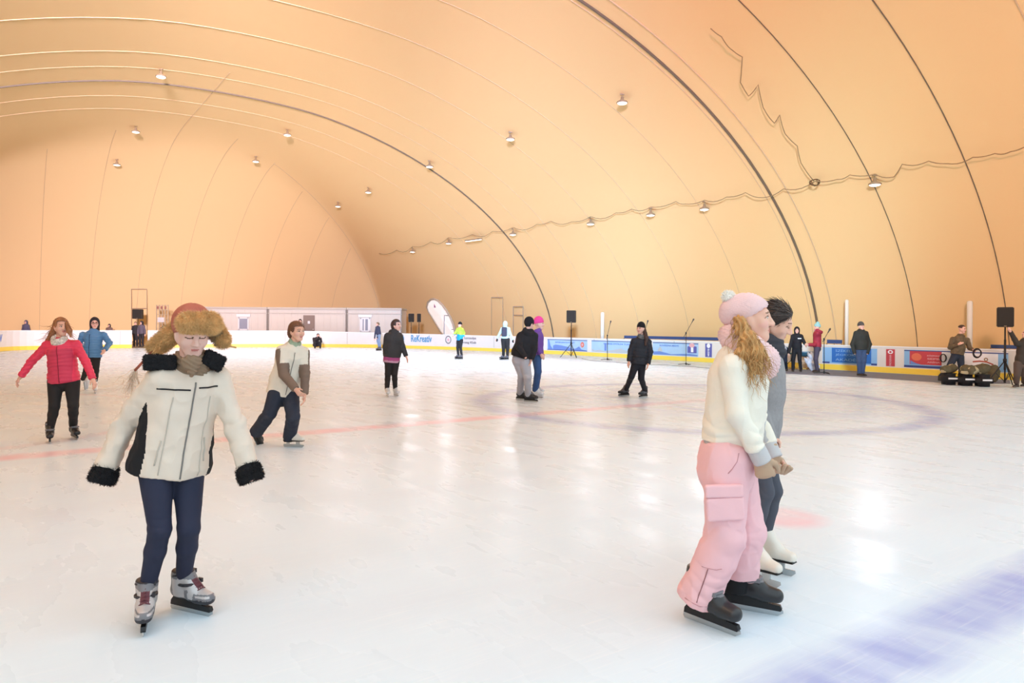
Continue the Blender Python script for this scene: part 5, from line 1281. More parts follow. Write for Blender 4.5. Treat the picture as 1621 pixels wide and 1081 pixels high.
def collar(P, m, name='collar', R=.062, r=.028, up=.0, cell=.008, tilt=.3, n=1, disp=None, front=.015):
    c = P.T(1.0) + P.tup * (.015 + up) * P.sc + P.fwd * front; f = Field(c - .2, c + .2, cell); ax = nrm(P.tup + P.fwd * tilt)
    for k in range(n): f.fn(f.lo, f.lo + .4, lambda Q, c=c + P.tup * (.03 * k): torus_d(Q, c, ax, R * P.sc - .008 * k, r * P.sc, 1.3), .01)
    return emit(name, f, [m], P.e, P.base, disp or (lambda V: .004 * vnoise(V, 18)))
def blob_strands(P, name, mats, pts, cell, n=0, dirs=None, L=.1, seed=1, k=.02):
    a = np.array([V3(at(p[0], p[1], p[2])) for p in pts]); rm = max(p[3] for p in pts) + .06; f = Field(a.min(0) - rm, a.max(0) + rm, cell)
    for i in range(len(pts) - 1): f.cap(a[i], a[i + 1], pts[i][3], pts[i + 1][3], k)
    V, F = f.mesh(); V = V + vnormals(V, F) * (.004 * vnoise(V, 40) + .004 * vnoise(V, 18))[:, None]; FF = F.tolist()
    if n:
        rs = np.random.RandomState(seed); pk = rs.randint(0, len(F), n); P0 = V[F[pk]].mean(1); N = vnormals(V, F)[F[pk, 0]]
        sv, sf = strands(P0, [nrm(q * .4 + V3(dirs) + .25 * rs.randn(3)) for q in N], L * (.6 + .8 * rs.rand(n)), .0028, (.006, 9), 5, .4, seed)
        FF += [tuple(i + len(V) for i in q) for q in sf]; V = np.concatenate([V, np.array(sv)])
    return mesh_np(name, V, FF, mats, P.e, P.base)

black_cloth = mat('black_cloth', (34, 33, 36), rough=.85, var=.1, bump=.12, bscale=200)
black_leg = mat('black_leggings', (36, 33, 34), rough=.8, var=.08)
# ---- woman in the coral quilted jacket
coral = mat('coral_quilted', (232, 62, 96), rough=.5, var=.05, spec=.4); rose_panel = mat('rose_panel', (206, 60, 92), rough=.6, var=.05)
D, o = fig('woman in a coral pink quilted jacket with arms spread, skating at the left', 9.55, dict(hd=(97, 518, -.02), nk=(96, 541, 0), pv=(101, 599, .0), sl=(75, 547, -.03), sr=(120, 546, .03), el=(50, 572, -.02), er=(136, 573, -.02), wl=(33, 596, -.08), wr=(147, 600, -.08),
    hl=(88, 604, -.02), hr=(114, 604, .02), kl=(86, 643, -.10), kr=(116, 642, -.06)), (.75, -.60, .0), (.75, -.7, 0), .0075, 1.0,
    ([coral, rose_panel], (.060, .052, .042), -.12, dict(levels=[(-.16, .185, .14), (.05, .18, .135), (.4, .165, .13), (.75, .17, .128), (.93, .12, .095), (1.0, .07, .07)])), ([black_leg], (.10, .066, .06, .042), dict(name='leggings', k=.015, top=.1, disp=None)),
    {'l': ('black_rental', (.55, -.85, 0)), 'r': ('black_rental', (.72, -.7, 0))}, {'l': (79, 699), 'r': (116, 694)}, {'l': dict(curl=.35), 'r': dict(curl=.35)})
def rebuild_disp(P, ob, disp, matfn=None):
    """displace a finished garment along its normals"""
    me = ob.data; n = len(me.vertices); co = np.empty(n * 3); me.vertices.foreach_get('co', co); V = co.reshape(-1, 3) + P.base; F = np.array([p.vertices[:] for p in me.polygons])
    V2 = V + vnormals(V, F) * disp(V)[:, None]; me.vertices.foreach_set('co', (V2 - P.base).ravel())
    if matfn is not None: me.polygons.foreach_set('material_index', matfn(V[F].mean(1)).astype(np.int32))
    me.update()
rebuild_disp(D, o['top'], quilt(D, .052, .009), lambda C: ((np.abs((C - D.T(.4)) @ D.lat) < .155) & (((C - D.J['pv']) @ D.tup) < .40)).astype(int))
surf_line(D, o['top'], 'zip', [(D.T(t), D.fwd) for t in np.linspace(-.1, .88, 16)], .006, mat('zip_red', (150, 30, 56), rough=.5), parent=o['top'])
collar(D, mat('spotted_scarf', (216, 208, 200), rough=.9, var=.55, vscale=38), 'scarf', .070, .036, -.006, .007, .8, 2, front=.035)
ginger = mat('ginger_hair', (160, 108, 74), rough=.55, var=.2, vscale=25)
head_blob(D, 'hair', [ginger], .0075, lambda q: smin(hair_cap(q, .016, low=-.06, front=.078), d_cap(q, (0, -.08, .0), (.03, -.09, -.15), .06, .05), .05), disp=lambda V: .003 * np.sin((V[:, 0] + V[:, 1]) / .004) + .003 * vnoise(V, 25))
blob_strands(D, 'hair_lock', [ginger], [(88, 512, 9.50, .03), (83, 528, 9.52, .035), (76, 540, 9.55, .03), (70, 546, 9.56, .012)], .0075, 70, (-.7, .1, -.5), .12, 3)
blob_strands(D, 'hair_lock', [ginger], [(106, 512, 9.50, .028), (110, 524, 9.48, .03), (112, 533, 9.46, .014)], .0075, 30, (.4, -.1, -.7), .08, 4)
# ---- bespectacled man in the blue quilted jacket
blueq = mat('blue_quilted', (84, 134, 178), rough=.5, var=.06)
E, o = fig('hooded man with glasses in a blue quilted jacket, skating behind the coral jacket', 16.4, dict(hd=(150, 512, 0), nk=(148, 525, 0), pv=(147, 563, 0), sl=(131, 530, 0), sr=(164, 530, 0), el=(126, 544, .05), er=(173.5, 543, .1), wl=(132, 556, -.05), wr=(166, 554, -.1),
    hl=(141, 566, 0), hr=(152, 566, 0), kl=(137, 586, -.1), kr=(151.5, 587, -.05), al=(131, 600, .35)), (.6, -1, -.05), (.55, -1, 0), .010, 1.04,
    ([blueq], (.066, .060, .048), -.06, dict(levels=[(-.1, .19, .145), (.3, .19, .145), (.75, .185, .14), (.93, .13, .1), (1, .08, .08)])), ([black_leg], (.092, .066, .058, .045), dict(k=.015, top=.1)),
    {'r': ('white_rental', (.55, -.8, 0))}, {'r': (150, 622)}, {'l': dict(curl=.7), 'r': dict(curl=.7)})
rebuild_disp(E, o['top'], quilt(E, .06, .012)); surf_line(E, o['top'], 'zip', [(E.T(t), E.fwd) for t in np.linspace(-.05, .9, 12)], .008, mat('zip_navy', (40, 66, 98), rough=.5), parent=o['top'])
head_blob(E, 'hood', [mat('hood_dark', (46, 40, 42), rough=.9)], .010, lambda q: hood(q, .022, (.07, .082)))
mb = MB()
for s in (-1, 1): mb.tube([tuple(E.hw((s * .033 + .026 * math.cos(a), .104, .008 + .021 * math.sin(a))) - E.base) for a in np.linspace(0, 2 * math.pi, 13)], .0035, 5)
mb.tube([tuple(E.hw((x, .106, .012)) - E.base) for x in (-.008, .008)], .003, 5); mb.build('glasses', mat('spectacle_frame', (60, 44, 40), rough=.4), E.e)
put_skate(E, 'white_rental', E.J['al'] + V3(0, .04, -.15), (-.1, -.5, -.9), (.0, .75, .65), 1.04)
# ---- woman in the white and brown ski jacket
offw = mat('ski_jacket_white', (228, 220, 206), rough=.75, var=.03, bump=.1, bscale=200); brown = mat('ski_jacket_brown', (122, 104, 92), rough=.8, var=.05); navyp = mat('navy_ski_trousers', (44, 50, 66), rough=.8, var=.07)
def f_mat(P):
    def fn(C):
        J = P.J; m = np.zeros(len(C), int); T = np.minimum.reduce([d_cap(cols(C), P.T(a), P.T(b), .12, .12, P.lat, 1.3) for a, b in ((-.1, .4), (.4, .85))])
        for a in 'lr':
            s, e, w_ = J['s' + a], J['e' + a], J['w' + a]; ds = np.minimum(d_cap(cols(C), s, e, .055, .05), d_cap(cols(C), e, w_, .05, .045)); t = (C - s) @ nrm(e - s)
            lat_out = (C - s) @ (P.lat * (-1 if a == 'l' else 1))
            m[(ds < .03) & ((t > .17) | (lat_out > .035) & (t > -.02)) & ((T > .02) | (t > .25))] = 1
        return m
    return fn
Fp, o = fig('woman in a white ski jacket with brown sleeves pushing off one skate', 9.05, dict(hd=(470, 525, -.03), nk=(465, 547, 0), pv=(447, 621, .05), sl=(446, 556, -.08), sr=(481, 558, .07), el=(449, 592, -.16), er=(483, 592, .0), wl=(468, 616, -.26), wr=(482, 624, -.08),
    hl=(437, 625, -.03), hr=(460, 625, .05), kl=(427, 654, -.02), kr=(464, 659, -.10), al=(406, 683, .25)), (.78, -.6, -.06), (.78, -.65, 0), .0075, 1.02,
    ([offw, brown], (.066, .058, .048), -.04, dict(levels=[(-.1, .20, .155), (.3, .185, .14), (.75, .175, .13), (.93, .125, .1), (1, .075, .075)])), ([navyp], (.108, .082, .082, .086), dict(k=.015, top=.12, ends=(-.02, -.06))),
    {'r': ('figure', (.95, -.3, 0))}, {'r': (459, 707)}, {'l': dict(curl=.5), 'r': dict(curl=.3)})
rebuild_disp(Fp, o['top'], cloth_disp(Fp, .005, .007, .12, .05, 2, knees=False), f_mat(Fp)); rebuild_disp(Fp, o['legs'], cloth_disp(Fp, .004, .009, .12, .06, 3, elbows=False))
collar(Fp, mat('green_scarf', (150, 170, 148), rough=.9, var=.3, vscale=30), 'scarf', .06, .028, .0, .007, .5, 2)
surf_line(Fp, o['top'], 'zip', [(Fp.T(t), Fp.fwd) for t in np.linspace(-.05, .9, 14)], .005, zip_m, parent=o['top'])
auburn = mat('auburn_hair', (112, 76, 58), rough=.5, var=.2, vscale=25)
head_blob(Fp, 'hair', [auburn], .0075, lambda q: smin(hair_cap(q, .016, low=-.05, front=.07), d_ell(q, (0, -.085, -.03), (.068, .06, .07)), .04), disp=lambda V: .003 * np.sin((V[:, 0] + V[:, 2]) / .004))
put_skate(Fp, 'black_rental', Fp.J['al'] + V3(-.02, .02, -.15), (.25, -.45, -.85), (-.15, .85, .45), 1.0)
# ---- woman in the dark jacket over a pink jumper
charj = mat('dark_jacket', (54, 52, 52), rough=.75, var=.08, bump=.1, bscale=150); pinkj = mat('magenta_jumper', (168, 76, 124), rough=.9, var=.05); pinkl = mat('lilac_hem', (196, 150, 172), rough=.9)
G, o = fig('woman in a charcoal jacket over a pink jumper and white skates', 15.7, dict(hd=(628, 515, 0), nk=(624, 527, 0), pv=(620, 568, 0), sl=(613.5, 532, -.06), sr=(632.5, 532, .06), el=(610, 548, -.06), er=(637.5, 549, .05), wl=(611, 563, -.08), wr=(643, 564, .02),
    hl=(616, 570, -.03), hr=(626, 570, .03), kl=(614, 592, -.08), kr=(624.5, 592, -.06)), (.9, -.55, 0), (.62, -.78, 0), .0095, 1.03,
    ([charj], (.066, .058, .046), .07, dict(levels=[(-.1, .195, .15), (.3, .19, .15), (.75, .18, .14), (.93, .125, .1), (1, .08, .08)])), ([black_leg], (.098, .064, .06, .046), dict(name='leggings', k=.012, top=.06)),
    {'l': ('white_rental', (.35, -.95, 0)), 'r': ('white_rental', (.5, -.9, 0))}, {'l': (612.5, 627), 'r': (625.5, 626)}, {'l': dict(curl=.5), 'r': dict(curl=.5)})
f = Field(G.J['pv'] - .35, G.J['pv'] + .35, .010); torso(f, G, -.008, [(-.3, .19, .15), (.1, .19, .148)], .02); f.plane(G.T(-.14), -G.tup); f.plane(G.T(.1), G.tup)
emit('jumper', f, [pinkj, pinkl], G.e, G.base, matfn=lambda C: (((C - G.T(-.06)) @ G.tup) < 0).astype(int))
rebuild_disp(G, o['top'], cloth_disp(G, .005, .006, .12, .06, 5, knees=False)); collar(G, charj, 'hood', .075, .04, -.005, .010, -.5, 1, front=-.03)
head_blob(G, 'hair', [mat('brown_hair', (70, 50, 44), rough=.5, var=.2, vscale=25)], .0095, lambda q: smin(hair_cap(q, .018, low=-.06, front=.07), d_cap(q, (0, -.075, .0), (0, -.06, -.12), .068, .06), .05))
# ---- two seen from behind: black hoodie and pink cap
grey_sweat = mat('grey_sweatpants', (178, 176, 182), rough=.9, var=.06, bump=.1)
H, o = fig('person in a black beanie, black hoodie and grey sweatpants seen from behind', 14.7, dict(hd=(838, 513, 0), nk=(836, 526, 0), pv=(824, 566, 0), sl=(824, 532, -.05), sr=(846, 532, -.02), el=(822, 550, -.22), er=(846, 552, -.1), wl=(832, 566, -.3), wr=(841, 569, -.12),
    hl=(820, 570, .02), hr=(830, 570, -.06), kl=(826, 593, .05), kr=(835, 596, -.08)), (.75, .65, -.1), (.75, .62, 0), .0095, 1.05,
    ([black_cloth], (.072, .062, .050), -.0, dict(levels=[(-.1, .215, .17, -.01), (.25, .205, .165), (.72, .19, .15), (.93, .13, .11), (1, .09, .09)], name='hoodie')), ([grey_sweat], (.12, .082, .074, .064), dict(name='sweatpants', k=.02, top=.08, ends=(-.03, -.03))),
    {'l': ('black_rental', (.85, -.3, 0)), 'r': ('black_rental', (.9, -.35, 0))}, {'l': (823, 633), 'r': (836, 636)}, {'l': 'none', 'r': dict(curl=.6)})
rebuild_disp(H, o['top'], cloth_disp(H, .006, .006, .12, .06, 6, knees=False)); rebuild_disp(H, o['legs'], cloth_disp(H, .005, .006, .14, .07, 7, elbows=False))
collar(H, mat('hood_lining', (214, 206, 204), rough=.9), 'hood_lining', .07, .018, .03, .009, -.5); collar(H, black_cloth, 'hood', .085, .045, -.01, .010, -.6, 1, front=-.05)
head_blob(H, 'beanie', [mat('black_knit', (28, 27, 30), rough=.95)], .0095, lambda q: beanie(q, -.055, .35, .016, .012))
purple = mat('purple_hoodie', (112, 72, 150), rough=.85, var=.06); denim = mat('blue_denim', (58, 88, 136), rough=.85, var=.12, bump=.1); hotpink = mat('hot_pink_knit', (232, 70, 138), rough=.9, var=.05)
I_, o = fig('person in a hot pink beanie, purple hoodie and jeans beside the black-hooded skater', 15.6, dict(hd=(853.5, 513, 0), nk=(851, 526, 0), pv=(850, 562, 0), sl=(850, 531, -.17), sr=(852, 531, .17), el=(849, 548, -.22), er=(853, 547, .2), wl=(856, 560, -.2), wr=(858, 559, .1),
    hl=(849, 566, -.09), hr=(850, 566, .09), kl=(851.5, 588, -.09), kr=(852, 588, .09)), (1, -.12, 0), (1, -.1, 0), .0095, 1.03,
    ([purple], (.064, .056, .045), .02, dict(name='hoodie')), ([denim], (.098, .074, .07, .064), dict(name='jeans', k=.015, top=.1, ends=(-.0, -.0))),
    {'l': ('white_rental', (.8, -.6, 0)), 'r': ('white_rental', (.8, -.6, 0))}, {'l': (847, 629), 'r': (849, 624)}, {'l': dict(curl=.6), 'r': dict(curl=.6)})
head_blob(I_, 'beanie', [hotpink], .0095, lambda q: beanie(q, .02, .15, .018, .025)); collar(I_, purple, 'hood', .08, .04, -.005, .010, -.5, 1, front=-.03)
# ---- woman in black facing left
J_, o = fig('woman in a black beanie, patterned scarf and black coat skating towards the left', 15.6, dict(hd=(1014.5, 520.5, 0), nk=(1015.5, 535, 0), pv=(1011, 573, 0), sl=(1003.5, 540, -.04), sr=(1026.5, 541, .03), el=(998, 555, -.04), er=(1030, 557, .0), wl=(995.5, 572, -.08), wr=(1026, 576, -.08),
    hl=(1006, 577, -.02), hr=(1016, 577, .02), kl=(999.5, 596, -.08), kr=(1015, 599, -.06)), (-.7, -.7, 0), (-.35, -1, 0), .0095, 1.0,
    ([mat('black_coat', (34, 37, 46), rough=.65, var=.08)], (.064, .056, .048), -.08, dict(name='coat', levels=[(-.15, .185, .14), (.15, .18, .135), (.4, .165, .13), (.75, .175, .135), (.93, .12, .1), (1, .08, .08)])), ([mat('black_trousers', (30, 31, 40), rough=.85, var=.1)], (.094, .068, .062, .056), dict(k=.014, top=.08, ends=(-.03, -.03))),
    {'l': ('grey', (-.9, -.4, 0)), 'r': ('grey', (-.75, -.65, 0))}, {'l': (991, 627), 'r': (1021, 629)}, {'l': dict(curl=.5), 'r': dict(curl=.5)})
rebuild_disp(J_, o['top'], quilt(J_, .075, .007)); head_blob(J_, 'beanie', [mat('black_knit', (28, 27, 30), rough=.95)], .0095, lambda q: beanie(q, .02, .2, .014, .02))
collar(J_, mat('patterned_scarf', (96, 98, 98), rough=.9, var=.7, vscale=26), 'scarf', .066, .038, .0, .009, .4, 2)
surf_line(J_, o['top'], 'belt', [(J_.T(.22), J_.fwd * math.cos(a) + J_.lat * math.sin(a)) for a in np.linspace(-1.5, 1.5, 14)], .009, mat('belt_black', (20, 20, 24), rough=.5), parent=o['top'])
blob_strands(J_, 'hair', [mat('brown_hair', (70, 50, 44))], [(1020, 522, 15.58, .04), (1023, 534, 15.5, .045), (1022, 546, 15.46, .025)], .0095, 30, (.1, -.1, -1), .1, 5)
# ---- farther figures
def simple(label, d, cx, top_y, foot_y, facing, topm, legm, hatm=None, hat='beanie', h=None, arms=None, cell=.014, kind='grey', sc=1.0, legr=(.1, .07, .064, .056), stance=.10, lean=0.0, hem=-.05, dirs=None, feet=True, skin=None, kw=None, hands=None, levels=STD, step=0.0, bodyf=None):
    """upright figure sized from its head-top and foot rows; arms: pixel offsets of elbow and wrist from the centre column"""
    H_ = foot_y - top_y; y = lambda t: foot_y - H_ * t; f3 = nrm(V3(*facing, 0)); px = 1120 / d
    bf = nrm(V3(*(bodyf or facing), 0)); lat = nrm(np.cross(bf, (0, 0, 1)))
    if lat[0] < 0 or (abs(lat[0]) < .05 and lat[1] < 0): lat = -lat
    def off(c, w_): return (c + lat[0] * w_ * px, w_ * lat[1])
    c = lambda t: cx + lean * (t - .1) * H_
    Jd = dict(hd=(c(.93), y(.925)), nk=(c(.83), y(.835)), pv=(c(.5), y(.53)))
    for a, s in (('l', -1), ('r', 1)):
        x, z = off(c(.8), s * .165); Jd['s' + a] = (x, y(.80), z)
        ax = (arms or {}).get(a, (s * .23 * px, y(.64), s * .23 * px, y(.50)))
        Jd['e' + a] = (c(.6) + ax[0], ax[1], z - .02 if len(ax) < 5 else ax[4]); Jd['w' + a] = (c(.6) + ax[2], ax[3], z - .08 if len(ax) < 5 else ax[4] - .08)
        x, z = off(c(.5), s * .09); Jd['h' + a] = (x, y(.50), z)
        st = s * step * (1 if a == 'l' else 1)
        x, z = off(cx, s * stance); Jd['k' + a] = ((x + Jd['h' + a][0]) / 2 + f3[0] * .05 * px, y(.29), z - .03)
        Jd['a' + a] = (x + st * f3[0] * px, y(.085), z + st * f3[1])
    P = Person('person', label, d, Jd, tuple(f3) if not isinstance(facing, list) else facing, tuple(bf), sc * H_ / px / 1.72, skin=skin)
    make_body(P, cell, hands)
    o = {}
    o['top'] = make_top(P, (kw or {}).get('name', 'jacket'), topm if isinstance(topm, list) else [topm], cell * .95, levels, (.066, .058, .048), hem, disp=lambda V: creases(V, .006, 7))
    o['legs'] = make_legs(P, 'trousers', [legm], cell * .95, legr, top=.1, ends=(-.03, -.03), k=.015)
    if hat == 'beanie': head_blob(P, 'beanie', [hatm], cell * .8, lambda q: beanie(q, .015, .2, .016, .015))
    elif hat == 'hood': head_blob(P, 'hood', [hatm], cell * .8, lambda q: hood(q, .025, (.06, .072)))
    elif hat == 'hair': head_blob(P, 'hair', [hatm], cell * .8, lambda q: smin(hair_cap(q, .018, low=-.04, front=.06), d_ell(q, (0, -.09, .0), (.06, .05, .06)), .04))
    if feet:
        for i, a in enumerate('lr'):
            p = P.J['a' + a].copy(); p[2] = 0.0; put_skate(P, kind, p + V3(0, 0, .004 if kind == 'shoe' else 0), (dirs or {}).get(a, f3), sc=P.sc)
    return P, o
lime = mat('lime_green', (176, 220, 72), rough=.6); cyan = mat('cyan_blue', (24, 158, 214), rough=.6)
K, o = simple('child in a lime and cyan jacket skating past the round club logo', 33.6, 728, 510, 566.5, (-.75, -.65), [lime, cyan], black_leg, mat('black_knit', (28, 27, 30)), cell=.015, stance=.12, arms={'l': (-6, 525, -9.5, 530, -.1), 'r': (6.5, 527, 5.5, 533, .05)}, hem=-.12)
rebuild_disp(K, o['top'], lambda V: 0 * V[:, 0], lambda C: ((((C - K.T(.45)) @ K.tup) + .25 * np.abs((C - K.T(.4)) @ K.lat)) < 0).astype(int))
mint = mat('mint_jacket', (190, 226, 218), rough=.7, var=.04)
L_, o = simple('person in a hooded mint jacket with a dark backpack seen from behind', 33.3, 800, 508.5, 567.5, (.25, 1), mint, black_leg, mint, 'hood', cell=.015, arms={'l': (-9, 528, -13.5, 536, .0), 'r': (8, 529, 12.5, 538, .0)}, hem=.02, dirs={'l': (-.8, -.5, 0), 'r': (-.7, -.6, 0)}, legr=(.125, .09, .075, .06))
black_mit = mat('black_mitten', (30, 30, 34), rough=.9)
for a in 'lr':
    f = Field(L_.J['w' + a] - .15, L_.J['w' + a] + .15, .012); f.ell(L_.J['w' + a] + V3(0, 0, -.06), (.055, .05, .08)); emit('mitten', f, [black_mit], L_.e, L_.base)
bc = L_.T(.62) - L_.fwd * .2; f = Field(bc - .35, bc + .35, .014); f.bx(bc, (.13, .075, .22), np.array([L_.lat, L_.fwd, L_.tup]), .06); f.bx(bc - L_.fwd * .07 - L_.tup * .06, (.10, .04, .12), np.array([L_.lat, L_.fwd, L_.tup]), .035, .01); pack = emit('backpack', f, [mat('backpack_grey', (66, 66, 82), rough=.8)], L_.e, L_.base)
mb = MB()
for s in (-1, 1): mb.tube([tuple(L_.T(t) + L_.lat * s * .10 + L_.fwd * q - L_.base) for t, q in ((.35, -.15), (.6, -.16), (.88, -.13), (.96, -.02), (.85, .13), (.6, .15), (.4, .1), (.36, -.1))], .016, 6)
mb.build('strap', mat('backpack_strap', (50, 50, 62), rough=.8), pack, smooth=True)
simple('person in a navy jacket and pale jeans bending forward beyond the charcoal jacket', 44.0, 601, 510, 551.5, (-.8, -.5), mat('navy_jacket', (62, 64, 84), rough=.8), mat('pale_jeans', (128, 146, 172), rough=.85), mat('fair_hair', (128, 106, 80)), 'hair', cell=.018, lean=-.10, arms={'l': (-5, 528, -6, 536, -.1), 'r': (3, 528, -2, 535, .0)})
DK = mat('dark_parka', (48, 44, 46), rough=.85, var=.08)
# crouching photographer by the boards
N_, o = fig('person in black crouching on the ice in front of the far boards with a camera', 46.5, dict(hd=(503.5, 531, -.1), nk=(502, 534.5, 0), pv=(500, 545, .1), sl=(496.5, 536, 0), sr=(507.5, 536, 0), el=(497, 541, -.2), er=(508.5, 541, -.2), wl=(503, 535, -.35), wr=(507, 534.5, -.35),
    hl=(497.5, 546, .1), hr=(503, 546, .1), kl=(498, 541.5, -.35), kr=(507, 542, -.35), al=('w', *at(498.5, 547, 46.4)[:2], .12), ar=('w', *at(507, 547, 46.4)[:2], .12)), (.35, -.9, .05), (.3, -1, 0), .018, 1.0,
    ([DK], (.08, .07, .055), -.1, {}), ([DK], (.11, .085, .075, .065), dict(k=.03, top=.1)), None, None, {'l': dict(curl=.8), 'r': dict(curl=.8)}, base=V3(at(502, 547, 46.4)) * V3(1, 1, 0))
head_blob(N_, 'hair', [mat('black_knit', (28, 27, 30))], .016, lambda q: hair_cap(q, .018, low=-.05, front=.06))
for a in 'lr': put_skate(N_, 'shoe', N_.J['a' + a] * V3(1, 1, 0) + V3(0, 0, .004), (.35, -.9, 0))
cb = N_.J['wl'] * .5 + N_.J['wr'] * .5 + V3(0, -.10, .03); e = empty('camera', tuple(cb), 'small black camera held up by the crouching person', 'camera'); mb = MB(); mb.box((0, 0, 0), (.15, .07, .10)); mb.box((0, 0, .06), (.06, .06, .04)); mb.build('camera_body', mat('camera_black', (24, 24, 26), rough=.4), e, bevel=.008); mb = MB(); mb.lathe([(.04, 0), (.04, .07), (.032, .075)], (0, -.03, 0), (.2, -1, 0), 14); mb.build('lens', mat('camera_lens', (40, 42, 50), rough=.2), e, smooth=True)
# onlookers outside the boards
def onlooker(label, px, py_top, d, topm, hatm, hat, facing=(.1, -1), legs=True, cell=.018, wide=1.0, sc=1.0):
    h_ = 1.6 + (HY - py_top + (px - CX) * ROLL) * d / FPX; fy = HY + ROLL * (px - CX) + FPX * EYE / d
    return simple(label, d, px, py_top, fy, facing, topm, DK, hatm, hat, cell=cell, kind='shoe', sc=sc)
nvj = mat('slate_parka', (92, 90, 112), rough=.85, var=.05)
onlooker('hooded person in a slate parka standing behind the far left boards', 41, 507.0, 48, nvj, nvj, 'hood')
onlooker('person in a grey-blue parka watching over the boards in front of the cabin', 542, 505.5, 52.2, nvj, mat('black_knit', (28, 27, 30)), 'beanie')
onlooker('small person in brown peeking over the boards left of the gate', 173, 512.5, 48, mat('brown_parka', (120, 96, 84), rough=.85), DK, 'hood', sc=.9)
onlooker('person in black at the left side of the open gate', 214.5, 509.0, 47.2, DK, mat('fair_hair', (128, 106, 80)), 'hair', (.3, -1))
onlooker('person in a grey parka at the right side of the open gate', 224, 508.0, 46.6, mat('grey_parka', (98, 88, 98), rough=.85), DK, 'hood', (-.2, -1))
onlooker('dark-haired person standing at the cabin door', 475, 505.0, 49.6, DK, mat('black_knit', (28, 27, 30)), 'hair')
# ================================================================== PEOPLE AT THE RIGHT-HAND BOARDS AND WHAT LIES THERE
def heap(name, label, cat_, px, py, hs, m, z0=0.0, seed=1, back=.3, m2=None):
    g = ground(px, py) + Vector((0, back, z0)); e = empty(name, g, label, cat_); c = V3(g) + V3(0, 0, hs[2] * .5); f = Field(c - max(hs) * 1.6, c + max(hs) * 1.6, .02); rs = np.random.RandomState(seed)
    for k in range(7): f.ell(c + rs.uniform(-.55, .55, 3) * V3(hs) * V3(1, 1, .4), V3(hs) * rs.uniform(.4, .62), frame(rs.randn(3), (0, 0, 1)), .05)
    f.plane(V3(g) + V3(0, 0, .004), (0, 0, -1)); emit('cloth', f, [m] + ([m2] if m2 else []), e, V3(g), disp=lambda V: creases(V, .02, 7, seed) + .006 * vnoise(V, 25, seed), matfn=(lambda C: (vnoise(C, 8, seed) > .3).astype(int)) if m2 else None); return e
heap('jacket', 'olive jacket heaped on the leftmost sports bag', 'jacket', 1511, 610, (.24, .20, .20), olive, .335, 3, .26, khaki)
heap('jacket', 'dark olive coats piled on the middle and right sports bags', 'jacket', 1550, 612, (.42, .22, .26), olive, .335, 5, .26, khaki)
heap('jacket', 'grey-green jacket lying on the ice behind the right-hand loudspeaker stand', 'jacket', 1583, 607, (.30, .30, .50), olive, .004, 8, .6)
f_ = ground(1566, 610) + Vector((0, .25, .60)); mb = MB(); mb.tube([(-.3, 0, .06), (-.1, .02, .075), (.1, 0, .05), (.26, -.02, -.02)], .022, 6); o = mb.build('red_strap', mat('strap_red', (178, 88, 70), rough=.7), smooth=True); o.location = f_; tag(o, 'red strap lying on top of the piled olive coats', 'strap')
S_blk = mat('black_tracksuit', (28, 27, 32), rough=.8, var=.1); jeans = mat('jeans_blue', (58, 78, 112), rough=.85, var=.15, vscale=10)
gd = lambda px, py: gdist(px, py)
V_, o = simple('man in a dark parka and blue jeans walking along the mat with hands in pockets', gd(1363, 596), 1363, 510, 597, (.25, -1), mat('dark_green_parka', (46, 48, 44), rough=.8, var=.1), jeans, mat('grey_knit', (78, 76, 72), rough=.95), cell=.011, kind='shoe', stance=.05, arms={'l': (-14, 545, -10, 560, -.02), 'r': (14, 545, 10, 560, -.02)}, hem=-.1, hands={'l': 'none', 'r': 'none'}, bodyf=(-.05, -1), levels=[(-.15, .20, .15), (.2, .2, .15), (.75, .195, .145), (.93, .14, .11), (1, .09, .09)], legr=(.105, .078, .07, .062))
collar(V_, MATS['dark_green_parka'], 'collar', .075, .035, -.0, .010, .2)
U_, o = simple('woman in a red jacket and pale teal bobble hat facing left on the mat', gd(1292, 590), 1293.5, 512, 591, (-1, -.1), mat('crimson_jacket', (160, 44, 62), rough=.7, var=.06), mat('plum_trousers', (78, 72, 88), rough=.85), mat('teal_knit', (150, 196, 194), rough=.95, var=.1), cell=.011, kind='shoe', stance=.09, arms={'l': (-4, 546, -14, 546, -.15), 'r': (-3, 546, -13, 545, .1)}, hem=-.02, bodyf=(-1, -.05))
f = Field(U_.hw((0, -.02, .15)) - .15, U_.hw((0, -.02, .15)) + .15, .010); f.ell(U_.hw((0, -.02, .15)), (.055, .055, .05)); emit('bobble', f, [MATS['teal_knit']], U_.e, U_.base, disp=lambda V: .008 * vnoise(V, 50)); collar(U_, MATS['crimson_jacket'], 'hood', .09, .05, .0, .010, -.5, front=-.05); collar(U_, mat('pink_scarf', (206, 140, 156), rough=.9), 'scarf', .06, .03, .04, .010, .3)
S_, o = simple('person in a hooded black tracksuit standing between the dark-haired woman and the red jacket', gd(1262, 589), 1261.5, 517.5, 590, (-.35, -1), S_blk, S_blk, S_blk, 'hood', cell=.011, kind='shoe', stance=.15, arms={'l': (-10, 545, -13, 560, -.1), 'r': (11, 541, 13, 545, -.15)}, hem=-.05)
mb = MB(); c = S_.T(.72) + S_.fwd * .16 + S_.lat * .09; mb.box(tuple(c - S_.base), (.12, .02, .035), tuple(S_.lat), tuple(S_.fwd)); mb.build('chest_print', mat('print_white', (240, 240, 242)), S_.e)
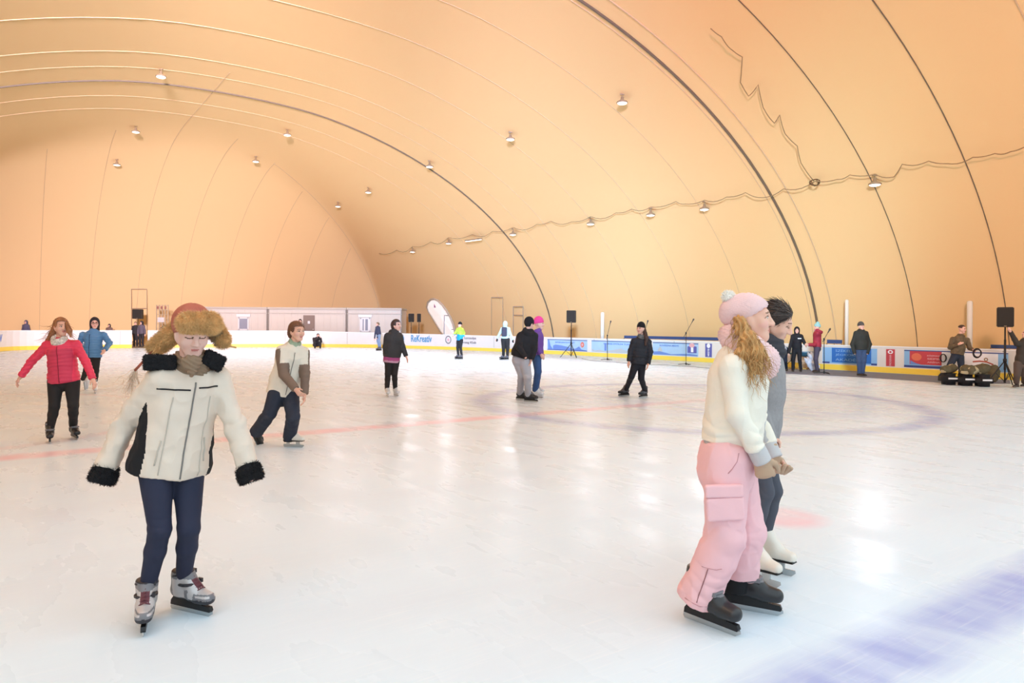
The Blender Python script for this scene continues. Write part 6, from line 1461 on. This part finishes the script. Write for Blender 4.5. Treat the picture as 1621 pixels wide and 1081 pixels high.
T_, o = fig('person in dark blue trousers bending beside the black tracksuit, mostly hidden by the grey jacket', gd(1238, 589), dict(hd=(1226, 541, -.1), nk=(1229, 548, 0), pv=(1241, 553, .1), sl=(1226, 549, -.17), sr=(1233, 550, .17), el=(1226, 560, -.2), er=(1234, 560, .15), wl=(1226, 569, -.25), wr=(1234, 569, .0),
    hl=(1240, 555, -.09), hr=(1242, 555, .09), kl=(1238, 571, -.12), kr=(1243, 571, .08)), (-.9, -.2, -.5), (-.6, -.1, -.8), .012, 1.0, ([mat('pale_grey_top', (176, 176, 182), rough=.85)], (.066, .058, .048), -.02, dict(name='top')), ([mat('ink_trousers', (38, 42, 56), rough=.85)], (.1, .075, .07, .064), dict(top=.1, ends=(-.03, -.03), k=.02)), {'l': ('shoe', (-.9, -.4, 0)), 'r': ('shoe', (-.9, -.4, 0))}, {'l': (1238, 590), 'r': (1244, 588)})
head_blob(T_, 'hair', [MATS['black_knit']], .011, lambda q: hair_cap(q, .018, low=-.04, front=.06))
camo = mat('camo_jacket', (104, 88, 66), rough=.8, var=.35, vscale=14)
W_, o = fig('man in a brown camouflage jacket and dark jeans holding a coil of cable', 21.5, dict(hd=(1523, 521, -.02), nk=(1520.5, 532, 0), pv=(1515, 561, 0), sl=(1508, 537, -.05), sr=(1531, 538, .05), el=(1504, 550, -.02), er=(1535, 551, -.02), wl=(1517, 545, -.24), wr=(1540, 553.5, -.12),
    hl=(1511, 565, 0), hr=(1520, 565, 0), kl=(1501, 583, -.08), kr=(1522, 584, -.08)), (.6, -.75, -.15), (.45, -.9, 0), .0095, 1.03,
    ([camo], (.07, .062, .05), .0, dict(levels=[(-.12, .19, .145), (.3, .185, .14), (.75, .185, .14), (.93, .13, .1), (1, .08, .08)])), ([mat('dark_jeans', (44, 52, 66), rough=.85, var=.15)], (.105, .078, .07, .066), dict(name='jeans', top=.1, ends=(-.05, -.05), k=.015)), {'l': ('shoe', (-.4, -.9, 0)), 'r': ('shoe', (.3, -.95, 0))}, {'l': (1490, 603), 'r': (1521, 602.5)}, {'l': dict(curl=.9), 'r': dict(curl=1.2)})
rebuild_disp(W_, o['top'], cloth_disp(W_, .006, .008, .12, .06, 9, knees=False)); collar(W_, camo, 'collar', .075, .032, .0, .009, .2)
head_blob(W_, 'hair', [MATS['brown_hair']], .009, lambda q: hair_cap(q, .008, low=.02, front=.08))
cc = W_.J['wr'] + V3(.05, -.12, -.1); o = empty('cable_coil', tuple(cc), 'coil of black cable hanging from the hand of the man in camouflage', 'cable'); mb = MB()
for k in range(5): mb.tube([((.115 + .008 * math.sin(k * 2.1)) * math.cos(a) + .004 * k, .012 * k - .02, (.115 + .006 * k) * math.sin(a)) for a in np.linspace(0, 2 * math.pi, 25)[:-1]], .017, 6, closed=True)
mb.build('cable_loops', mat('cable_black', (40, 38, 42), rough=.5), o, smooth=True)
g = board_at(1497)[0] + board_at(1497)[2] * .13; o = empty('cable_coil', (g.x, g.y, .62), 'small dark coil hanging on the boards behind the man in camouflage', 'cable'); mb = MB()
for k in range(4): mb.tube([(.10 * math.cos(a), .010 * k, .13 * math.sin(a)) for a in np.linspace(0, 2 * math.pi, 21)[:-1]], .014, 6, closed=True)
mb.build('cable_loops', mat('cable_black', (40, 38, 42)), o, smooth=True)
X_, o = fig('man at the right edge in a dark jacket reaching up to the loudspeaker', 19.3, dict(hd=(1625, 528, -.0), nk=(1622, 539, 0), pv=(1617, 573, 0), sl=(1610, 544, -.08), sr=(1636, 544, .08), el=(1606, 537, -.12), er=(1640, 560, .1), wl=(1599.5, 525, -.2), wr=(1642, 575, .0),
    hl=(1612, 576, -.03), hr=(1622, 576, .05), kl=(1610, 594, -.06), kr=(1622, 594, .02)), (-.7, .2, .1), (-.75, -.35, 0), .0095, 1.05, ([mat('dark_brown_jacket', (58, 50, 42), rough=.8, var=.1)], (.072, .062, .05), -.1, {}), ([mat('brown_trousers', (84, 70, 62), rough=.85, var=.1)], (.105, .078, .07, .064), dict(top=.1, ends=(-.03, -.03), k=.015)), {'l': ('shoe', (-.8, -.5, 0)), 'r': ('shoe', (-.8, -.5, 0))}, {'l': (1609, 614), 'r': (1621, 613)}, {'l': dict(curl=.3), 'r': dict(curl=.5)})
head_blob(X_, 'hair', [MATS['brown_hair']], .009, lambda q: hair_cap(q, .008, low=.02, front=.08))
# odds and ends beside the musicians
dg_ = gd(1253, 584); p = at(1253, 553.5, dg_ - .25); g = Vector((p.x, p.y, 0)); e = empty('drum', g, 'round white and teal drum on a stand in front of the black tracksuit', 'drum'); z = p.z
mb = MB(); mb.lathe([(.165, -.07), (.165, .07)], (0, 0, z), (-.3, -1, .25), 22); mb.build('shell', mat('drum_teal', (48, 120, 132), rough=.5), e); mb = MB(); mb.lathe([(.15, .072), (.14, .078), (.0, .08)], (0, 0, z), (-.3, -1, .25), 22); mb.build('drum_head', mat('drum_skin', (206, 220, 214), rough=.5), e, smooth=True)
mb = MB(); mb.tube([(0, .05, z), (0, .05, .3)], .012, 6); [mb.tube([(0, .05, .35), (.28 * math.cos(a), .05 + .28 * math.sin(a), .015)], .010, 6) for a in (.5, 2.6, 4.7)]; mb.build('stand', stand_m, e)
g = ground(1275.5, 583.5); g.z = .004; e = empty('wooden_crate', g, 'tan wooden crate against the boards left of the red jacket', 'crate'); mb = MB(); X = Vector((.8, -.6, 0)); Y = Vector((.6, .8, 0)); [mb.box(Vector((0, 0, .09 + .11 * k)), (.44, .4, .10), X, Y) for k in range(4)]; mb.build('slats', mat('crate_wood', (200, 174, 146), rough=.8, var=.1), e); mb = MB(); mb.box((0, 0, .02), (.5, .44, .035), X, Y); mb.build('pallet_foot', mat('crate_foot', (150, 116, 88), rough=.8), e)
o = empty('plastic_box', g + Vector((0, 0, .472)), 'dark teal plastic box standing on the wooden crate', 'box'); mb = MB(); mb.box((0, 0, .09), (.42, .34, .16), X, Y); mb.build('box_body', mat('box_teal', (34, 88, 116), rough=.5), o, bevel=.015); mb = MB(); mb.box((0, 0, .185), (.44, .36, .03), X, Y); mb.build('lid', mat('box_lid', (150, 176, 196), rough=.5), o)
heap('plastic_bag', 'crumpled whitish plastic bag on the mat behind the red jacket', 'bag', 1286, 587, (.13, .13, .60), mat('bag_pale', (206, 212, 226), rough=.4), .004, 4, .05)
g = ground(1271, 585); e = empty('timber_board', g, 'thin yellowish timber board lying at the foot of the boards behind the tracksuit', 'board'); mb = MB(); mb.box((-.1, .25, .03), (.7, .12, .05), X, Y); mb.build('plank', mat('plank', (196, 166, 96), rough=.8), e)
